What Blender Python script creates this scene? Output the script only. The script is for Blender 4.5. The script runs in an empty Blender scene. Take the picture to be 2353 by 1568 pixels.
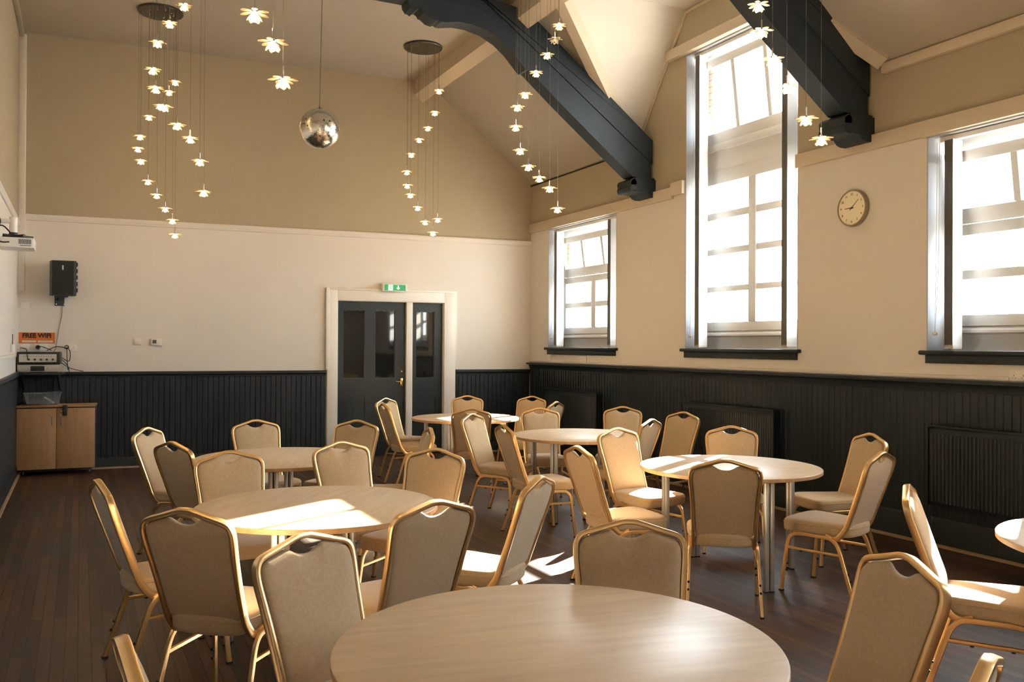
import bpy, bmesh, math, random
from mathutils import Vector, Matrix
random.seed(7)
PI = math.pi
sc = bpy.context.scene
COL = sc.collection

# ------------------------------------------------------------------ camera
YAW, PITCH, ROLL = 26.38442773, 0.31881785, 0.29005214
CAMZ = 1.6
cd = bpy.data.cameras.new('camera'); cam = bpy.data.objects.new('camera', cd); COL.objects.link(cam)
cd.sensor_fit = 'HORIZONTAL'; cd.sensor_width = 36.0; cd.lens = 1999.38 / 2353 * 36.0
cd.clip_start = 0.05; cd.clip_end = 200
ya, pa, ra = math.radians(YAW), math.radians(PITCH), math.radians(ROLL)
fv = Vector((math.sin(ya)*math.cos(pa), math.cos(ya)*math.cos(pa), math.sin(pa)))
rv = Vector((math.cos(ya), -math.sin(ya), 0)); uv = rv.cross(fv)
r2 = rv*math.cos(ra) + uv*math.sin(ra); u2 = uv*math.cos(ra) - rv*math.sin(ra)
cam.matrix_world = Matrix(((r2.x, u2.x, -fv.x, 0), (r2.y, u2.y, -fv.y, 0), (r2.z, u2.z, -fv.z, CAMZ), (0, 0, 0, 1)))
sc.camera = cam

# ------------------------------------------------------------------ world, sun, exposure
w = bpy.data.worlds.new('world'); sc.world = w; w.use_nodes = True
bg = w.node_tree.nodes['Background']; bg.inputs[0].default_value = (0.80, 0.91, 1.0, 1); bg.inputs[1].default_value = 7.0
sd = bpy.data.lights.new('sun', 'SUN'); sd.energy = 42; sd.angle = math.radians(0.6); sd.color = (1.0, 0.94, 0.85)
sun = bpy.data.objects.new('sun', sd); COL.objects.link(sun)
SUND = Vector((-1.6, -0.952, -1.0)).normalized()
sun.rotation_euler = SUND.to_track_quat('-Z', 'Y').to_euler(); sun.location = (20, 12, 12)
sc.view_settings.view_transform = 'Standard'; sc.view_settings.look = 'None'
sc.view_settings.gamma = 1.0; sc.view_settings.use_curve_mapping = False
sc.view_settings.exposure = 2.0
try:
    sc.cycles.max_bounces = 12; sc.cycles.diffuse_bounces = 7; sc.cycles.glossy_bounces = 4
    sc.cycles.transparent_max_bounces = 12; sc.cycles.transmission_bounces = 6
    sc.cycles.sample_clamp_indirect = 8.0; sc.cycles.caustics_reflective = False; sc.cycles.caustics_refractive = False
except Exception:
    pass

# ------------------------------------------------------------------ room constants
XR, YB, BETA = 6.225, 11.905, math.radians(4.1457)
XL, YF, ZC = -0.70, -3.2, 5.48
EAVE, XS = 4.08, 4.55
SL = (ZC-EAVE)/(XR-XS)
# frames: local x along the wall, y out into the room
FB = Matrix.Translation((XR, YB, 0)) @ Matrix.Rotation(PI-BETA, 4, 'Z')     # back wall
FR = Matrix.Translation((XR, 0, 0)) @ Matrix.Rotation(PI/2, 4, 'Z')        # right wall, x = world Y
FL = Matrix.Translation((XL, 0, 0)) @ Matrix.Rotation(-PI/2, 4, 'Z')       # left wall, x = -world Y
I4 = Matrix.Identity(4)
SB = 6.95

# ------------------------------------------------------------------ materials
def mat(name, col, rough=0.6, metal=0.0, bump=0.0, bscale=40, var=0.0, vscale=3.0, spec=0.5, coat=0.0, sheen=0.0, emis=None, estr=0.0):
    m = bpy.data.materials.new(name); m.use_nodes = True
    nt = m.node_tree; b = nt.nodes['Principled BSDF']
    b.inputs['Base Color'].default_value = (*col, 1); b.inputs['Roughness'].default_value = rough
    b.inputs['Metallic'].default_value = metal; b.inputs['Specular IOR Level'].default_value = spec
    b.inputs['Coat Weight'].default_value = coat; b.inputs['Sheen Weight'].default_value = sheen
    if emis: b.inputs['Emission Color'].default_value = (*emis, 1); b.inputs['Emission Strength'].default_value = estr
    tc = nt.nodes.new('ShaderNodeTexCoord')
    if var > 0:
        n = nt.nodes.new('ShaderNodeTexNoise'); n.inputs['Scale'].default_value = vscale; n.inputs['Detail'].default_value = 4
        nt.links.new(tc.outputs['Object'], n.inputs['Vector'])
        mx = nt.nodes.new('ShaderNodeMix'); mx.data_type = 'RGBA'
        mx.inputs[6].default_value = (*[max(0, c*(1-var)) for c in col], 1); mx.inputs[7].default_value = (*[min(1, c*(1+var)) for c in col], 1)
        nt.links.new(n.outputs['Fac'], mx.inputs[0]); nt.links.new(mx.outputs[2], b.inputs['Base Color'])
    if bump > 0:
        n2 = nt.nodes.new('ShaderNodeTexNoise'); n2.inputs['Scale'].default_value = bscale; n2.inputs['Detail'].default_value = 3
        nt.links.new(tc.outputs['Object'], n2.inputs['Vector'])
        bp = nt.nodes.new('ShaderNodeBump'); bp.inputs['Strength'].default_value = bump; bp.inputs['Distance'].default_value = 0.004
        nt.links.new(n2.outputs['Fac'], bp.inputs['Height']); nt.links.new(bp.outputs['Normal'], b.inputs['Normal'])
    return m

M = {}
M['lower'] = mat('wall_paint_offwhite', (0.72, 0.67, 0.60), 0.75, bump=0.35, bscale=90, var=0.03)
M['upper'] = mat('wall_paint_khaki', (0.425, 0.36, 0.25), 0.8, bump=0.3, bscale=90, var=0.04)
M['ceil'] = mat('ceiling_paint', (0.40, 0.355, 0.285), 0.85, bump=0.3, bscale=60, var=0.05, vscale=1.5)
M['white'] = mat('white_gloss_paint', (0.80, 0.76, 0.69), 0.4, bump=0.1, bscale=60)
M['wframe'] = mat('window_paint', (0.68, 0.68, 0.67), 0.4)
M['reveal_liner'] = mat('reveal_toned_down', (0.42, 0.43, 0.45), 0.7)  # dimmer daylight on the reveals put into a greyer colour
M['navy'] = mat('dark_navy_paint', (0.0055, 0.0120, 0.0185), 0.45, bump=0.10, bscale=120, var=0.15, vscale=6)
M['gapshade'] = mat('gap_shade', (0.006, 0.009, 0.012), 0.6)  # dark tone standing in for the shade inside gaps and slots
M['truss'] = mat('truss_navy_paint', (0.0075, 0.016, 0.024), 0.55, bump=0.35, bscale=35, var=0.2, vscale=4)
M['door'] = mat('door_navy_paint', (0.013, 0.024, 0.030), 0.33, bump=0.12, bscale=60, var=0.1)
M['bead'] = mat('bare_wood_bead', (0.30, 0.20, 0.12), 0.6, var=0.2)
M['gold'] = mat('champagne_gold_metal', (0.80, 0.52, 0.24), 0.30, metal=0.85, var=0.06, vscale=8)
M['black'] = mat('black_plastic', (0.012, 0.012, 0.013), 0.45)
M['rubber'] = mat('black_rubber', (0.01, 0.01, 0.01), 0.7)
M['alu'] = mat('aluminium', (0.55, 0.54, 0.52), 0.35, metal=0.8, bump=0.05)
M['steel'] = mat('dark_steel', (0.11, 0.11, 0.105), 0.3, metal=0.9)
M['chrome'] = mat('chrome', (0.75, 0.73, 0.70), 0.12, metal=1.0)
M['brass'] = mat('brass', (0.72, 0.50, 0.20), 0.25, metal=1.0)
M['plastic'] = mat('white_plastic', (0.78, 0.75, 0.70), 0.4)
M['silver'] = mat('silver_panel', (0.42, 0.40, 0.36), 0.4, metal=0.4)
M['panel'] = mat('amp_panel', (0.55, 0.53, 0.46), 0.45)
M['orange'] = mat('orange_paper', (0.62, 0.16, 0.03), 0.7, var=0.08, vscale=12)
M['ink'] = mat('dark_ink', (0.02, 0.012, 0.01), 0.7)
M['paper'] = mat('white_paper', (0.75, 0.70, 0.62), 0.8)
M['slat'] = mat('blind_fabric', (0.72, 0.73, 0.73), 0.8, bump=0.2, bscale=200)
M['slatshade'] = mat('blind_fabric_shaded', (0.30, 0.28, 0.25), 0.85)  # shade of the stacked slats put into a darker fabric colour
M['brick'] = mat('pale_brick', (0.62, 0.52, 0.40), 0.9, bump=0.3, bscale=30, var=0.25, vscale=9)
M['ground'] = mat('pale_paving', (0.42, 0.40, 0.37), 0.9, var=0.1)
M['clockface'] = mat('clock_face', (0.80, 0.72, 0.52), 0.25)
M['clockrim'] = mat('clock_rim', (0.30, 0.24, 0.17), 0.35, metal=0.3)
M['exitgreen'] = mat('exit_green', (0.03, 0.30, 0.12), 0.3, emis=(0.03, 0.40, 0.14), estr=0.10)
M['exitwhite'] = mat('exit_white', (0.8, 0.85, 0.8), 0.3, emis=(0.8, 1, 0.85), estr=0.22)
M['redlogo'] = mat('red_badge', (0.55, 0.06, 0.03), 0.5)
M['screen'] = mat('display_black', (0.01, 0.01, 0.012), 0.15)
M['cable'] = mat('grey_cable', (0.30, 0.26, 0.22), 0.6)
M['lampcord'] = mat('lamp_cable', (0.12, 0.10, 0.08), 0.5)
M['bulb'] = mat('bulb_glow', (1, 0.85, 0.6), 0.3, emis=(1.0, 0.66, 0.30), estr=26.0)
M['mirror'] = mat('mirror_tile', (0.80, 0.78, 0.72), 0.24, metal=1.0)
M['purlin'] = mat('purlin_paint', (0.60, 0.51, 0.39), 0.7, bump=0.2, bscale=50)
M['cheek'] = mat('dormer_paint', (0.66, 0.61, 0.53), 0.8, bump=0.25, bscale=60, var=0.04)

def fabric():
    m = mat('beige_weave_fabric', (0.40, 0.30, 0.195), 0.92, sheen=0.35, spec=0.2)
    nt = m.node_tree; b = nt.nodes['Principled BSDF']; tc = nt.nodes.new('ShaderNodeTexCoord')
    sep = nt.nodes.new('ShaderNodeSeparateXYZ'); nt.links.new(tc.outputs['Object'], sep.inputs[0])
    def sn(out, f):
        a = nt.nodes.new('ShaderNodeMath'); a.operation = 'MULTIPLY'; a.inputs[1].default_value = f; nt.links.new(out, a.inputs[0])
        s = nt.nodes.new('ShaderNodeMath'); s.operation = 'SINE'; nt.links.new(a.outputs[0], s.inputs[0]); return s.outputs[0]
    yz = nt.nodes.new('ShaderNodeMath'); yz.operation = 'ADD'; nt.links.new(sep.outputs[1], yz.inputs[0]); nt.links.new(sep.outputs[2], yz.inputs[1])
    mu = nt.nodes.new('ShaderNodeMath'); mu.operation = 'MULTIPLY'; nt.links.new(sn(sep.outputs[0], 1900), mu.inputs[0]); nt.links.new(sn(yz.outputs[0], 1900), mu.inputs[1])
    ns = nt.nodes.new('ShaderNodeTexNoise'); ns.inputs['Scale'].default_value = 90; ns.inputs['Detail'].default_value = 4; nt.links.new(tc.outputs['Object'], ns.inputs['Vector'])
    oi = nt.nodes.new('ShaderNodeObjectInfo')
    ad = nt.nodes.new('ShaderNodeMath'); ad.operation = 'MULTIPLY_ADD'; ad.inputs[1].default_value = 0.16; nt.links.new(mu.outputs[0], ad.inputs[0]); nt.links.new(ns.outputs['Fac'], ad.inputs[2])
    cr = nt.nodes.new('ShaderNodeValToRGB'); cr.color_ramp.elements[0].position = 0.2; cr.color_ramp.elements[1].position = 0.8
    cr.color_ramp.elements[0].color = (0.51, 0.355, 0.20, 1); cr.color_ramp.elements[1].color = (0.62, 0.455, 0.275, 1)
    nt.links.new(ad.outputs[0], cr.inputs[0]); nt.links.new(cr.outputs[0], b.inputs['Base Color'])
    bp = nt.nodes.new('ShaderNodeBump'); bp.inputs['Strength'].default_value = 0.25; bp.inputs['Distance'].default_value = 0.0015
    nt.links.new(mu.outputs[0], bp.inputs['Height']); nt.links.new(bp.outputs['Normal'], b.inputs['Normal'])
    return m
M['fabric'] = fabric()

def wood(name, c1, c2, rough, sc_=(1, 12, 12), coat=0.0, spec=0.5):
    m = mat(name, c1, rough, coat=coat, spec=spec); nt = m.node_tree; b = nt.nodes['Principled BSDF']
    tc = nt.nodes.new('ShaderNodeTexCoord'); mp = nt.nodes.new('ShaderNodeMapping'); mp.inputs['Scale'].default_value = sc_
    nt.links.new(tc.outputs['Object'], mp.inputs[0])
    n = nt.nodes.new('ShaderNodeTexNoise'); n.inputs['Scale'].default_value = 2.2; n.inputs['Detail'].default_value = 8; n.inputs['Distortion'].default_value = 0.8
    nt.links.new(mp.outputs[0], n.inputs['Vector'])
    cr = nt.nodes.new('ShaderNodeValToRGB'); cr.color_ramp.elements[0].position = 0.32; cr.color_ramp.elements[1].position = 0.68
    cr.color_ramp.elements[0].color = (*c2, 1); cr.color_ramp.elements[1].color = (*c1, 1)
    nt.links.new(n.outputs['Fac'], cr.inputs[0]); nt.links.new(cr.outputs[0], b.inputs['Base Color'])
    return m
M['maple'] = wood('maple_laminate', (0.70, 0.52, 0.34), (0.60, 0.425, 0.265), 0.38, (1.3, 9, 9), spec=0.55)
M['mapleedge'] = wood('maple_edge_band', (0.56, 0.34, 0.16), (0.46, 0.27, 0.12), 0.45, (9, 9, 2))
M['beech'] = wood('beech_laminate', (0.42, 0.24, 0.115), (0.36, 0.195, 0.09), 0.5, (10, 10, 1.2))

def floor_mat():
    m = mat('strip_floor', (0.08, 0.05, 0.035), 0.35); nt = m.node_tree; b = nt.nodes['Principled BSDF']
    tc = nt.nodes.new('ShaderNodeTexCoord'); mp = nt.nodes.new('ShaderNodeMapping'); mp.inputs['Rotation'].default_value = (0, 0, PI/2)
    nt.links.new(tc.outputs['Object'], mp.inputs[0])
    br = nt.nodes.new('ShaderNodeTexBrick'); br.offset = 0.37; br.inputs['Scale'].default_value = 1.0
    br.inputs['Brick Width'].default_value = 1.7; br.inputs['Row Height'].default_value = 0.062; br.inputs['Mortar Size'].default_value = 0.0028
    br.inputs['Mortar Smooth'].default_value = 0.1; br.inputs['Bias'].default_value = 0.0
    br.inputs['Color1'].default_value = (0.034, 0.017, 0.009, 1); br.inputs['Color2'].default_value = (0.105, 0.056, 0.030, 1); br.inputs['Mortar'].default_value = (0.010, 0.006, 0.004, 1)
    nt.links.new(mp.outputs[0], br.inputs['Vector'])
    n = nt.nodes.new('ShaderNodeTexNoise'); n.inputs['Scale'].default_value = 1.1; n.inputs['Detail'].default_value = 8; n.inputs['Roughness'].default_value = 0.65
    nt.links.new(tc.outputs['Object'], n.inputs['Vector'])
    mp2 = nt.nodes.new('ShaderNodeMapping'); mp2.inputs['Scale'].default_value = (40, 2.5, 1); nt.links.new(tc.outputs['Object'], mp2.inputs[0])
    g = nt.nodes.new('ShaderNodeTexNoise'); g.inputs['Scale'].default_value = 1.5; g.inputs['Detail'].default_value = 6; nt.links.new(mp2.outputs[0], g.inputs['Vector'])
    mx = nt.nodes.new('ShaderNodeMix'); mx.data_type = 'RGBA'; mx.blend_type = 'MULTIPLY'; mx.inputs[0].default_value = 0.75
    cr = nt.nodes.new('ShaderNodeValToRGB'); cr.color_ramp.elements[0].position = 0.3; cr.color_ramp.elements[1].position = 0.72
    cr.color_ramp.elements[0].color = (0.45, 0.42, 0.42, 1); cr.color_ramp.elements[1].color = (1.5, 1.25, 1.1, 1)
    nt.links.new(n.outputs['Fac'], cr.inputs[0]); nt.links.new(br.outputs['Color'], mx.inputs[6]); nt.links.new(cr.outputs[0], mx.inputs[7])
    mx2 = nt.nodes.new('ShaderNodeMix'); mx2.data_type = 'RGBA'; mx2.blend_type = 'MULTIPLY'; mx2.inputs[0].default_value = 0.6
    cr2 = nt.nodes.new('ShaderNodeValToRGB'); cr2.color_ramp.elements[0].position = 0.3; cr2.color_ramp.elements[0].color = (0.6, 0.6, 0.6, 1); cr2.color_ramp.elements[1].position = 0.7; cr2.color_ramp.elements[1].color = (1.25, 1.25, 1.25, 1)
    nt.links.new(g.outputs['Fac'], cr2.inputs[0]); nt.links.new(mx.outputs[2], mx2.inputs[6]); nt.links.new(cr2.outputs[0], mx2.inputs[7])
    nt.links.new(mx2.outputs[2], b.inputs['Base Color'])
    rr = nt.nodes.new('ShaderNodeMapRange'); rr.inputs['To Min'].default_value = 0.38; rr.inputs['To Max'].default_value = 0.62
    nt.links.new(n.outputs['Fac'], rr.inputs['Value']); nt.links.new(rr.outputs[0], b.inputs['Roughness'])
    bp = nt.nodes.new('ShaderNodeBump'); bp.inputs['Strength'].default_value = 0.4; bp.inputs['Distance'].default_value = 0.002; bp.invert = True
    nt.links.new(br.outputs['Fac'], bp.inputs['Height']); nt.links.new(bp.outputs['Normal'], b.inputs['Normal'])
    return m
M['floor'] = floor_mat()

def brick_mat():
    m = M['brick']; nt = m.node_tree; b = nt.nodes['Principled BSDF']
    for l in list(b.inputs['Base Color'].links): nt.links.remove(l)
    tc = nt.nodes.new('ShaderNodeTexCoord'); sep = nt.nodes.new('ShaderNodeSeparateXYZ'); nt.links.new(tc.outputs['Object'], sep.inputs[0])
    ad = nt.nodes.new('ShaderNodeMath'); ad.operation = 'ADD'; nt.links.new(sep.outputs[0], ad.inputs[0]); nt.links.new(sep.outputs[1], ad.inputs[1])
    cb = nt.nodes.new('ShaderNodeCombineXYZ'); nt.links.new(ad.outputs[0], cb.inputs[0]); nt.links.new(sep.outputs[2], cb.inputs[1])
    br = nt.nodes.new('ShaderNodeTexBrick'); br.inputs['Scale'].default_value = 1; br.inputs['Brick Width'].default_value = 0.22; br.inputs['Row Height'].default_value = 0.075; br.inputs['Mortar Size'].default_value = 0.006
    br.inputs['Color1'].default_value = (0.66, 0.56, 0.44, 1); br.inputs['Color2'].default_value = (0.74, 0.67, 0.57, 1); br.inputs['Mortar'].default_value = (0.42, 0.36, 0.28, 1)
    nt.links.new(cb.outputs[0], br.inputs['Vector']); nt.links.new(br.outputs['Color'], b.inputs['Base Color'])
brick_mat()

def clear_mat(name, tint, gl, rough=0.02, body=0.0, bcol=(0.8, 0.8, 0.8)):
    m = bpy.data.materials.new(name); m.use_nodes = True; nt = m.node_tree; nt.nodes.remove(nt.nodes['Principled BSDF'])
    out = nt.nodes['Material Output']; t = nt.nodes.new('ShaderNodeBsdfTransparent'); t.inputs[0].default_value = (*tint, 1)
    g = nt.nodes.new('ShaderNodeBsdfGlossy'); g.inputs['Roughness'].default_value = rough
    fr = nt.nodes.new('ShaderNodeLayerWeight'); fr.inputs[0].default_value = 0.5
    pw = nt.nodes.new('ShaderNodeMath'); pw.operation = 'POWER'; pw.inputs[1].default_value = 5.0; nt.links.new(fr.outputs['Facing'], pw.inputs[0])
    mm = nt.nodes.new('ShaderNodeMath'); mm.operation = 'MULTIPLY_ADD'; mm.inputs[1].default_value = 0.9; mm.inputs[2].default_value = 0.045*gl; mm.use_clamp = True; nt.links.new(pw.outputs[0], mm.inputs[0])
    mx = nt.nodes.new('ShaderNodeMixShader'); nt.links.new(mm.outputs[0], mx.inputs[0]); nt.links.new(t.outputs[0], mx.inputs[1]); nt.links.new(g.outputs[0], mx.inputs[2])
    last = mx
    if body > 0:
        df = nt.nodes.new('ShaderNodeBsdfDiffuse'); df.inputs[0].default_value = (*bcol, 1); tr = nt.nodes.new('ShaderNodeBsdfTranslucent'); tr.inputs[0].default_value = (*bcol, 1)
        m1 = nt.nodes.new('ShaderNodeMixShader'); m1.inputs[0].default_value = 0.5; nt.links.new(df.outputs[0], m1.inputs[1]); nt.links.new(tr.outputs[0], m1.inputs[2])
        m2 = nt.nodes.new('ShaderNodeMixShader'); m2.inputs[0].default_value = body; nt.links.new(mx.outputs[0], m2.inputs[1]); nt.links.new(m1.outputs[0], m2.inputs[2]); last = m2
    nt.links.new(last.outputs[0], out.inputs[0]); return m
M['glass'] = clear_mat('window_glass', (0.97, 0.98, 0.98), 1.0)
M['crystal'] = clear_mat('petal_crystal', (0.93, 0.88, 0.80), 3.0, 0.08, 0.30, (0.9, 0.8, 0.62))
M['tub'] = clear_mat('clear_plastic', (0.80, 0.84, 0.85), 2.5, 0.15, 0.28, (0.6, 0.66, 0.7))
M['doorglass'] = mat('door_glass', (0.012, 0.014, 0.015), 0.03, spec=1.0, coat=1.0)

# ------------------------------------------------------------------ mesh helper
class MB:
    def __init__(s): s.v = []; s.f = []; s.m = []
    def add(s, vs, fs, mi=0):
        o = len(s.v); s.v += [tuple(p) for p in vs]; s.f += [tuple(i+o for i in f) for f in fs]; s.m += [mi]*len(fs); return s
    def box(s, x0, x1, y0, y1, z0, z1, mi=0, T=None, bev=0.0):
        x0, x1 = min(x0, x1), max(x0, x1); y0, y1 = min(y0, y1), max(y0, y1); z0, z1 = min(z0, z1), max(z0, z1)
        if bev <= 0:
            vs = [(x, y, z) for x in (x0, x1) for y in (y0, y1) for z in (z0, z1)]
            fs = [(0, 1, 3, 2), (4, 6, 7, 5), (0, 4, 5, 1), (2, 3, 7, 6), (0, 2, 6, 4), (1, 5, 7, 3)]
        else:
            bm = bmesh.new(); bmesh.ops.create_cube(bm, size=1)
            for q in bm.verts: q.co = ((x0+x1)/2+q.co.x*(x1-x0), (y0+y1)/2+q.co.y*(y1-y0), (z0+z1)/2+q.co.z*(z1-z0))
            bmesh.ops.bevel(bm, geom=bm.edges[:], offset=bev, segments=2, affect='EDGES', profile=0.5)
            bm.verts.index_update(); vs = [tuple(q.co) for q in bm.verts]; fs = [tuple(q.index for q in f.verts) for f in bm.faces]; bm.free()
        if T is not None: vs = [tuple(T @ Vector(p)) for p in vs]
        return s.add(vs, fs, mi)
    def prism(s, poly, a0, a1, fn, mi=0):
        """poly of 2D points swept from a0 to a1; fn(u,v,a)->xyz"""
        n = len(poly); vs = [fn(u, v, a0) for u, v in poly] + [fn(u, v, a1) for u, v in poly]
        fs = [tuple(range(n))[::-1], tuple(range(n, 2*n))] + [(i, (i+1) % n, n+(i+1) % n, n+i) for i in range(n)]
        return s.add(vs, fs, mi)
    def lathe(s, prof, seg=32, mi=0, c=(0, 0, 0), ax='z'):
        vs = []; fs = []; n = len(prof)
        for i in range(seg):
            a = 2*PI*i/seg
            for r, h in prof:
                p = (r*math.cos(a), r*math.sin(a), h)
                if ax == 'y': p = (r*math.cos(a), h, r*math.sin(a))
                if ax == 'x': p = (h, r*math.cos(a), r*math.sin(a))
                vs.append((p[0]+c[0], p[1]+c[1], p[2]+c[2]))
        for i in range(seg):
            j = (i+1) % seg
            for k in range(n-1): fs.append((i*n+k, j*n+k, j*n+k+1, i*n+k+1))
        if prof[0][0] > 1e-6: fs.append(tuple(i*n for i in range(seg))[::-1])
        if prof[-1][0] > 1e-6: fs.append(tuple(i*n+n-1 for i in range(seg)))
        return s.add(vs, fs, mi)
    def tube(s, pts, r, seg=8, mi=0, N=None, a=None, b=None, closed=False):
        """round tube, or rounded-rect section: half sizes a along N, b across"""
        P = [Vector(p) for p in pts]; n = len(P); vs = []; fs = []
        prev = None
        for i in range(n):
            if closed: t = P[(i+1) % n]-P[i-1]
            else: t = P[min(i+1, n-1)]-P[max(i-1, 0)]
            t.normalize()
            if N is not None: nn = Vector(N[i])
            else:
                nn = prev if prev is not None else (Vector((0, 0, 1)) if abs(t.z) < 0.9 else Vector((1, 0, 0)))
            nn = (nn-t*nn.dot(t)).normalized(); prev = nn; bb = t.cross(nn)
            for k in range(seg):
                an = 2*PI*(k+0.5)/seg; c_, s_ = math.cos(an), math.sin(an)
                if a is None: o = nn*c_*r+bb*s_*r
                else:
                    e = 0.45; o = nn*a*math.copysign(abs(c_)**e, c_)+bb*b*math.copysign(abs(s_)**e, s_)
                vs.append(P[i]+o)
        m = n if closed else n-1
        for i in range(m):
            j = (i+1) % n
            for k in range(seg): fs.append((i*seg+k, i*seg+(k+1) % seg, j*seg+(k+1) % seg, j*seg+k))
        if not closed: fs += [tuple(range(seg))[::-1], tuple(range((n-1)*seg, n*seg))]
        return s.add(vs, fs, mi)
    def sphere(s, c, r, u=16, v=10, mi=0, sx=(1, 1, 1)):
        vs = [(c[0], c[1], c[2]+r*sx[2])]; fs = []
        for i in range(1, v):
            ph = PI*i/v
            for j in range(u):
                th = 2*PI*j/u; vs.append((c[0]+r*sx[0]*math.sin(ph)*math.cos(th), c[1]+r*sx[1]*math.sin(ph)*math.sin(th), c[2]+r*sx[2]*math.cos(ph)))
        vs.append((c[0], c[1], c[2]-r*sx[2])); L = len(vs)-1
        for j in range(u):
            k = (j+1) % u; fs.append((0, 1+j, 1+k)); fs.append((L, L-u+k, L-u+j))
            for i in range(v-2): a = 1+i*u; fs.append((a+j, a+u+j, a+u+k, a+k))
        return s.add(vs, fs, mi)
    def build(s, name, mats, parent=None, T=None, smooth=38, frame=None):
        me = bpy.data.meshes.new(name); me.from_pydata(s.v, [], s.f)
        if not isinstance(mats, (list, tuple)): mats = [mats]
        for m_ in mats: me.materials.append(m_)
        bm = bmesh.new(); bm.from_mesh(me)
        bm.faces.ensure_lookup_table()
        for f, i in zip(bm.faces, s.m): f.material_index = i
        bmesh.ops.recalc_face_normals(bm, faces=bm.faces)
        if smooth:
            lim = math.radians(smooth)
            for f in bm.faces: f.smooth = True
            for e in bm.edges:
                if len(e.link_faces) == 2 and e.calc_face_angle(0) > lim: e.smooth = False
        bm.to_mesh(me); bm.free()
        o = bpy.data.objects.new(name, me); COL.objects.link(o)
        if parent: o.parent = parent
        if frame is not None: o.matrix_world = frame
        elif T is not None: o.matrix_local = T
        return o

def tag(o, label, cat, group=None):
    o['label'] = label; o['category'] = cat
    if group: o['group'] = group
    return o
def thing(name, label, cat, T=I4, group=None):
    o = bpy.data.objects.new(name, None); COL.objects.link(o); o.matrix_world = T; o.empty_display_size = 0.1
    return tag(o, label, cat, group)
def struct(o): o['kind'] = 'structure'; return o
def sgroup(name, T=I4):
    o = bpy.data.objects.new(name, None); COL.objects.link(o); o.matrix_world = T; o['kind'] = 'structure'; return o
def copy_tree(o, parent=None):
    c = o.copy(); COL.objects.link(c); c.parent = parent
    if parent is not None: c.matrix_parent_inverse = o.matrix_parent_inverse.copy()
    for ch in o.children: copy_tree(ch, c)
    return c
def text_mesh(txt, size, depth=0.002, bold=0.0):
    cu = bpy.data.curves.new('txt', 'FONT'); cu.body = txt; cu.size = size; cu.align_x = 'CENTER'; cu.align_y = 'CENTER'; cu.extrude = depth; cu.offset = bold
    o = bpy.data.objects.new('txt', cu); COL.objects.link(o)
    bpy.context.view_layer.update()
    me = bpy.data.meshes.new_from_object(o.evaluated_get(bpy.context.evaluated_depsgraph_get()))
    vs = [tuple(v.co) for v in me.vertices]; fs = [tuple(p.vertices) for p in me.polygons]
    bpy.data.objects.remove(o); bpy.data.meshes.remove(me)
    return vs, fs
def add_text(mb, txt, size, cx, cy, cz, mi=0, depth=0.001, bold=0.0, flip=True, sxx=1.0, rot=0.0):
    """text lying on a wall frame plane (x along, z up), facing +y. Wall frames run so that +x is viewer's LEFT, so mirror."""
    vs, fs = text_mesh(txt, size, depth, bold); out = []
    for x, y, z in vs:
        xr = x*math.cos(rot)-y*math.sin(rot); yr = x*math.sin(rot)+y*math.cos(rot)
        out.append((cx+(-xr if flip else xr)*sxx, cy+z, cz+yr))
    mb.add(out, fs, mi)

# ------------------------------------------------------------------ setting: floor, walls, ceiling
b = MB(); b.add([(XL-0.3, YF-0.3, 0), (XR+0.35, YF-0.3, 0), (XR+0.35, YB+0.8, 0), (XL-0.3, YB+0.8, 0), (XL-0.3, YF-0.3, -0.1), (XR+0.35, YF-0.3, -0.1), (XR+0.35, YB+0.8, -0.1), (XL-0.3, YB+0.8, -0.1)],
    [(0, 1, 2, 3), (7, 6, 5, 4), (0, 4, 5, 1), (1, 5, 6, 2), (2, 6, 7, 3), (3, 7, 4, 0)])
struct(b.build('floor', M['floor']))

TALL = [(7.19, 0)]
# windows: (y0, y1, z top, rows bottom glass list, tall?)
WINS = [dict(n=1, y0=9.51, y1=11.34, zt=3.33, tall=False), dict(n=2, y0=6.32, y1=8.07, zt=4.95, tall=True),
        dict(n=3, y0=3.14, y1=4.885, zt=3.33, tall=False), dict(n=4, y0=-0.08, y1=1.68, zt=4.95, tall=True)]
ZS = 1.58
def wall_with_holes(mb, x0, x1, z0, z1, y0, y1, holes, zsplit=None):
    """holes: list of (hx0,hx1,hz0,hz1); material 0 below zsplit, 1 above"""
    xs = sorted({x0, x1, *[h[0] for h in holes], *[h[1] for h in holes]}); zs = sorted({z0, z1, *([zsplit] if zsplit else []), *[h[2] for h in holes], *[h[3] for h in holes]})
    for a, c in zip(xs, xs[1:]):
        for d, e in zip(zs, zs[1:]):
            mx, mz = (a+c)/2, (d+e)/2
            if any(h[0] < mx < h[1] and h[2] < mz < h[3] for h in holes): continue
            mb.box(a, c, y0, y1, d, e, 1 if (zsplit and mz > zsplit) else 0)
# right wall
b = MB(); wall_with_holes(b, YF, YB+0.5, 0, 5.75, -0.30, 0, [(q['y0'], q['y1'], ZS, q['zt']) for q in WINS], 3.40)
struct(b.build('wall_right', [M['lower'], M['upper']], frame=FR))
b = MB(); wall_with_holes(b, YF-0.4, YB+0.9, -0.4, 6.0, -0.62, -0.38, [(q['y0']+0.06, q['y1']-0.075, ZS+0.12, q['zt']-0.1) for q in WINS])
struct(b.build('wall_outside', M['brick'], frame=FR))
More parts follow.
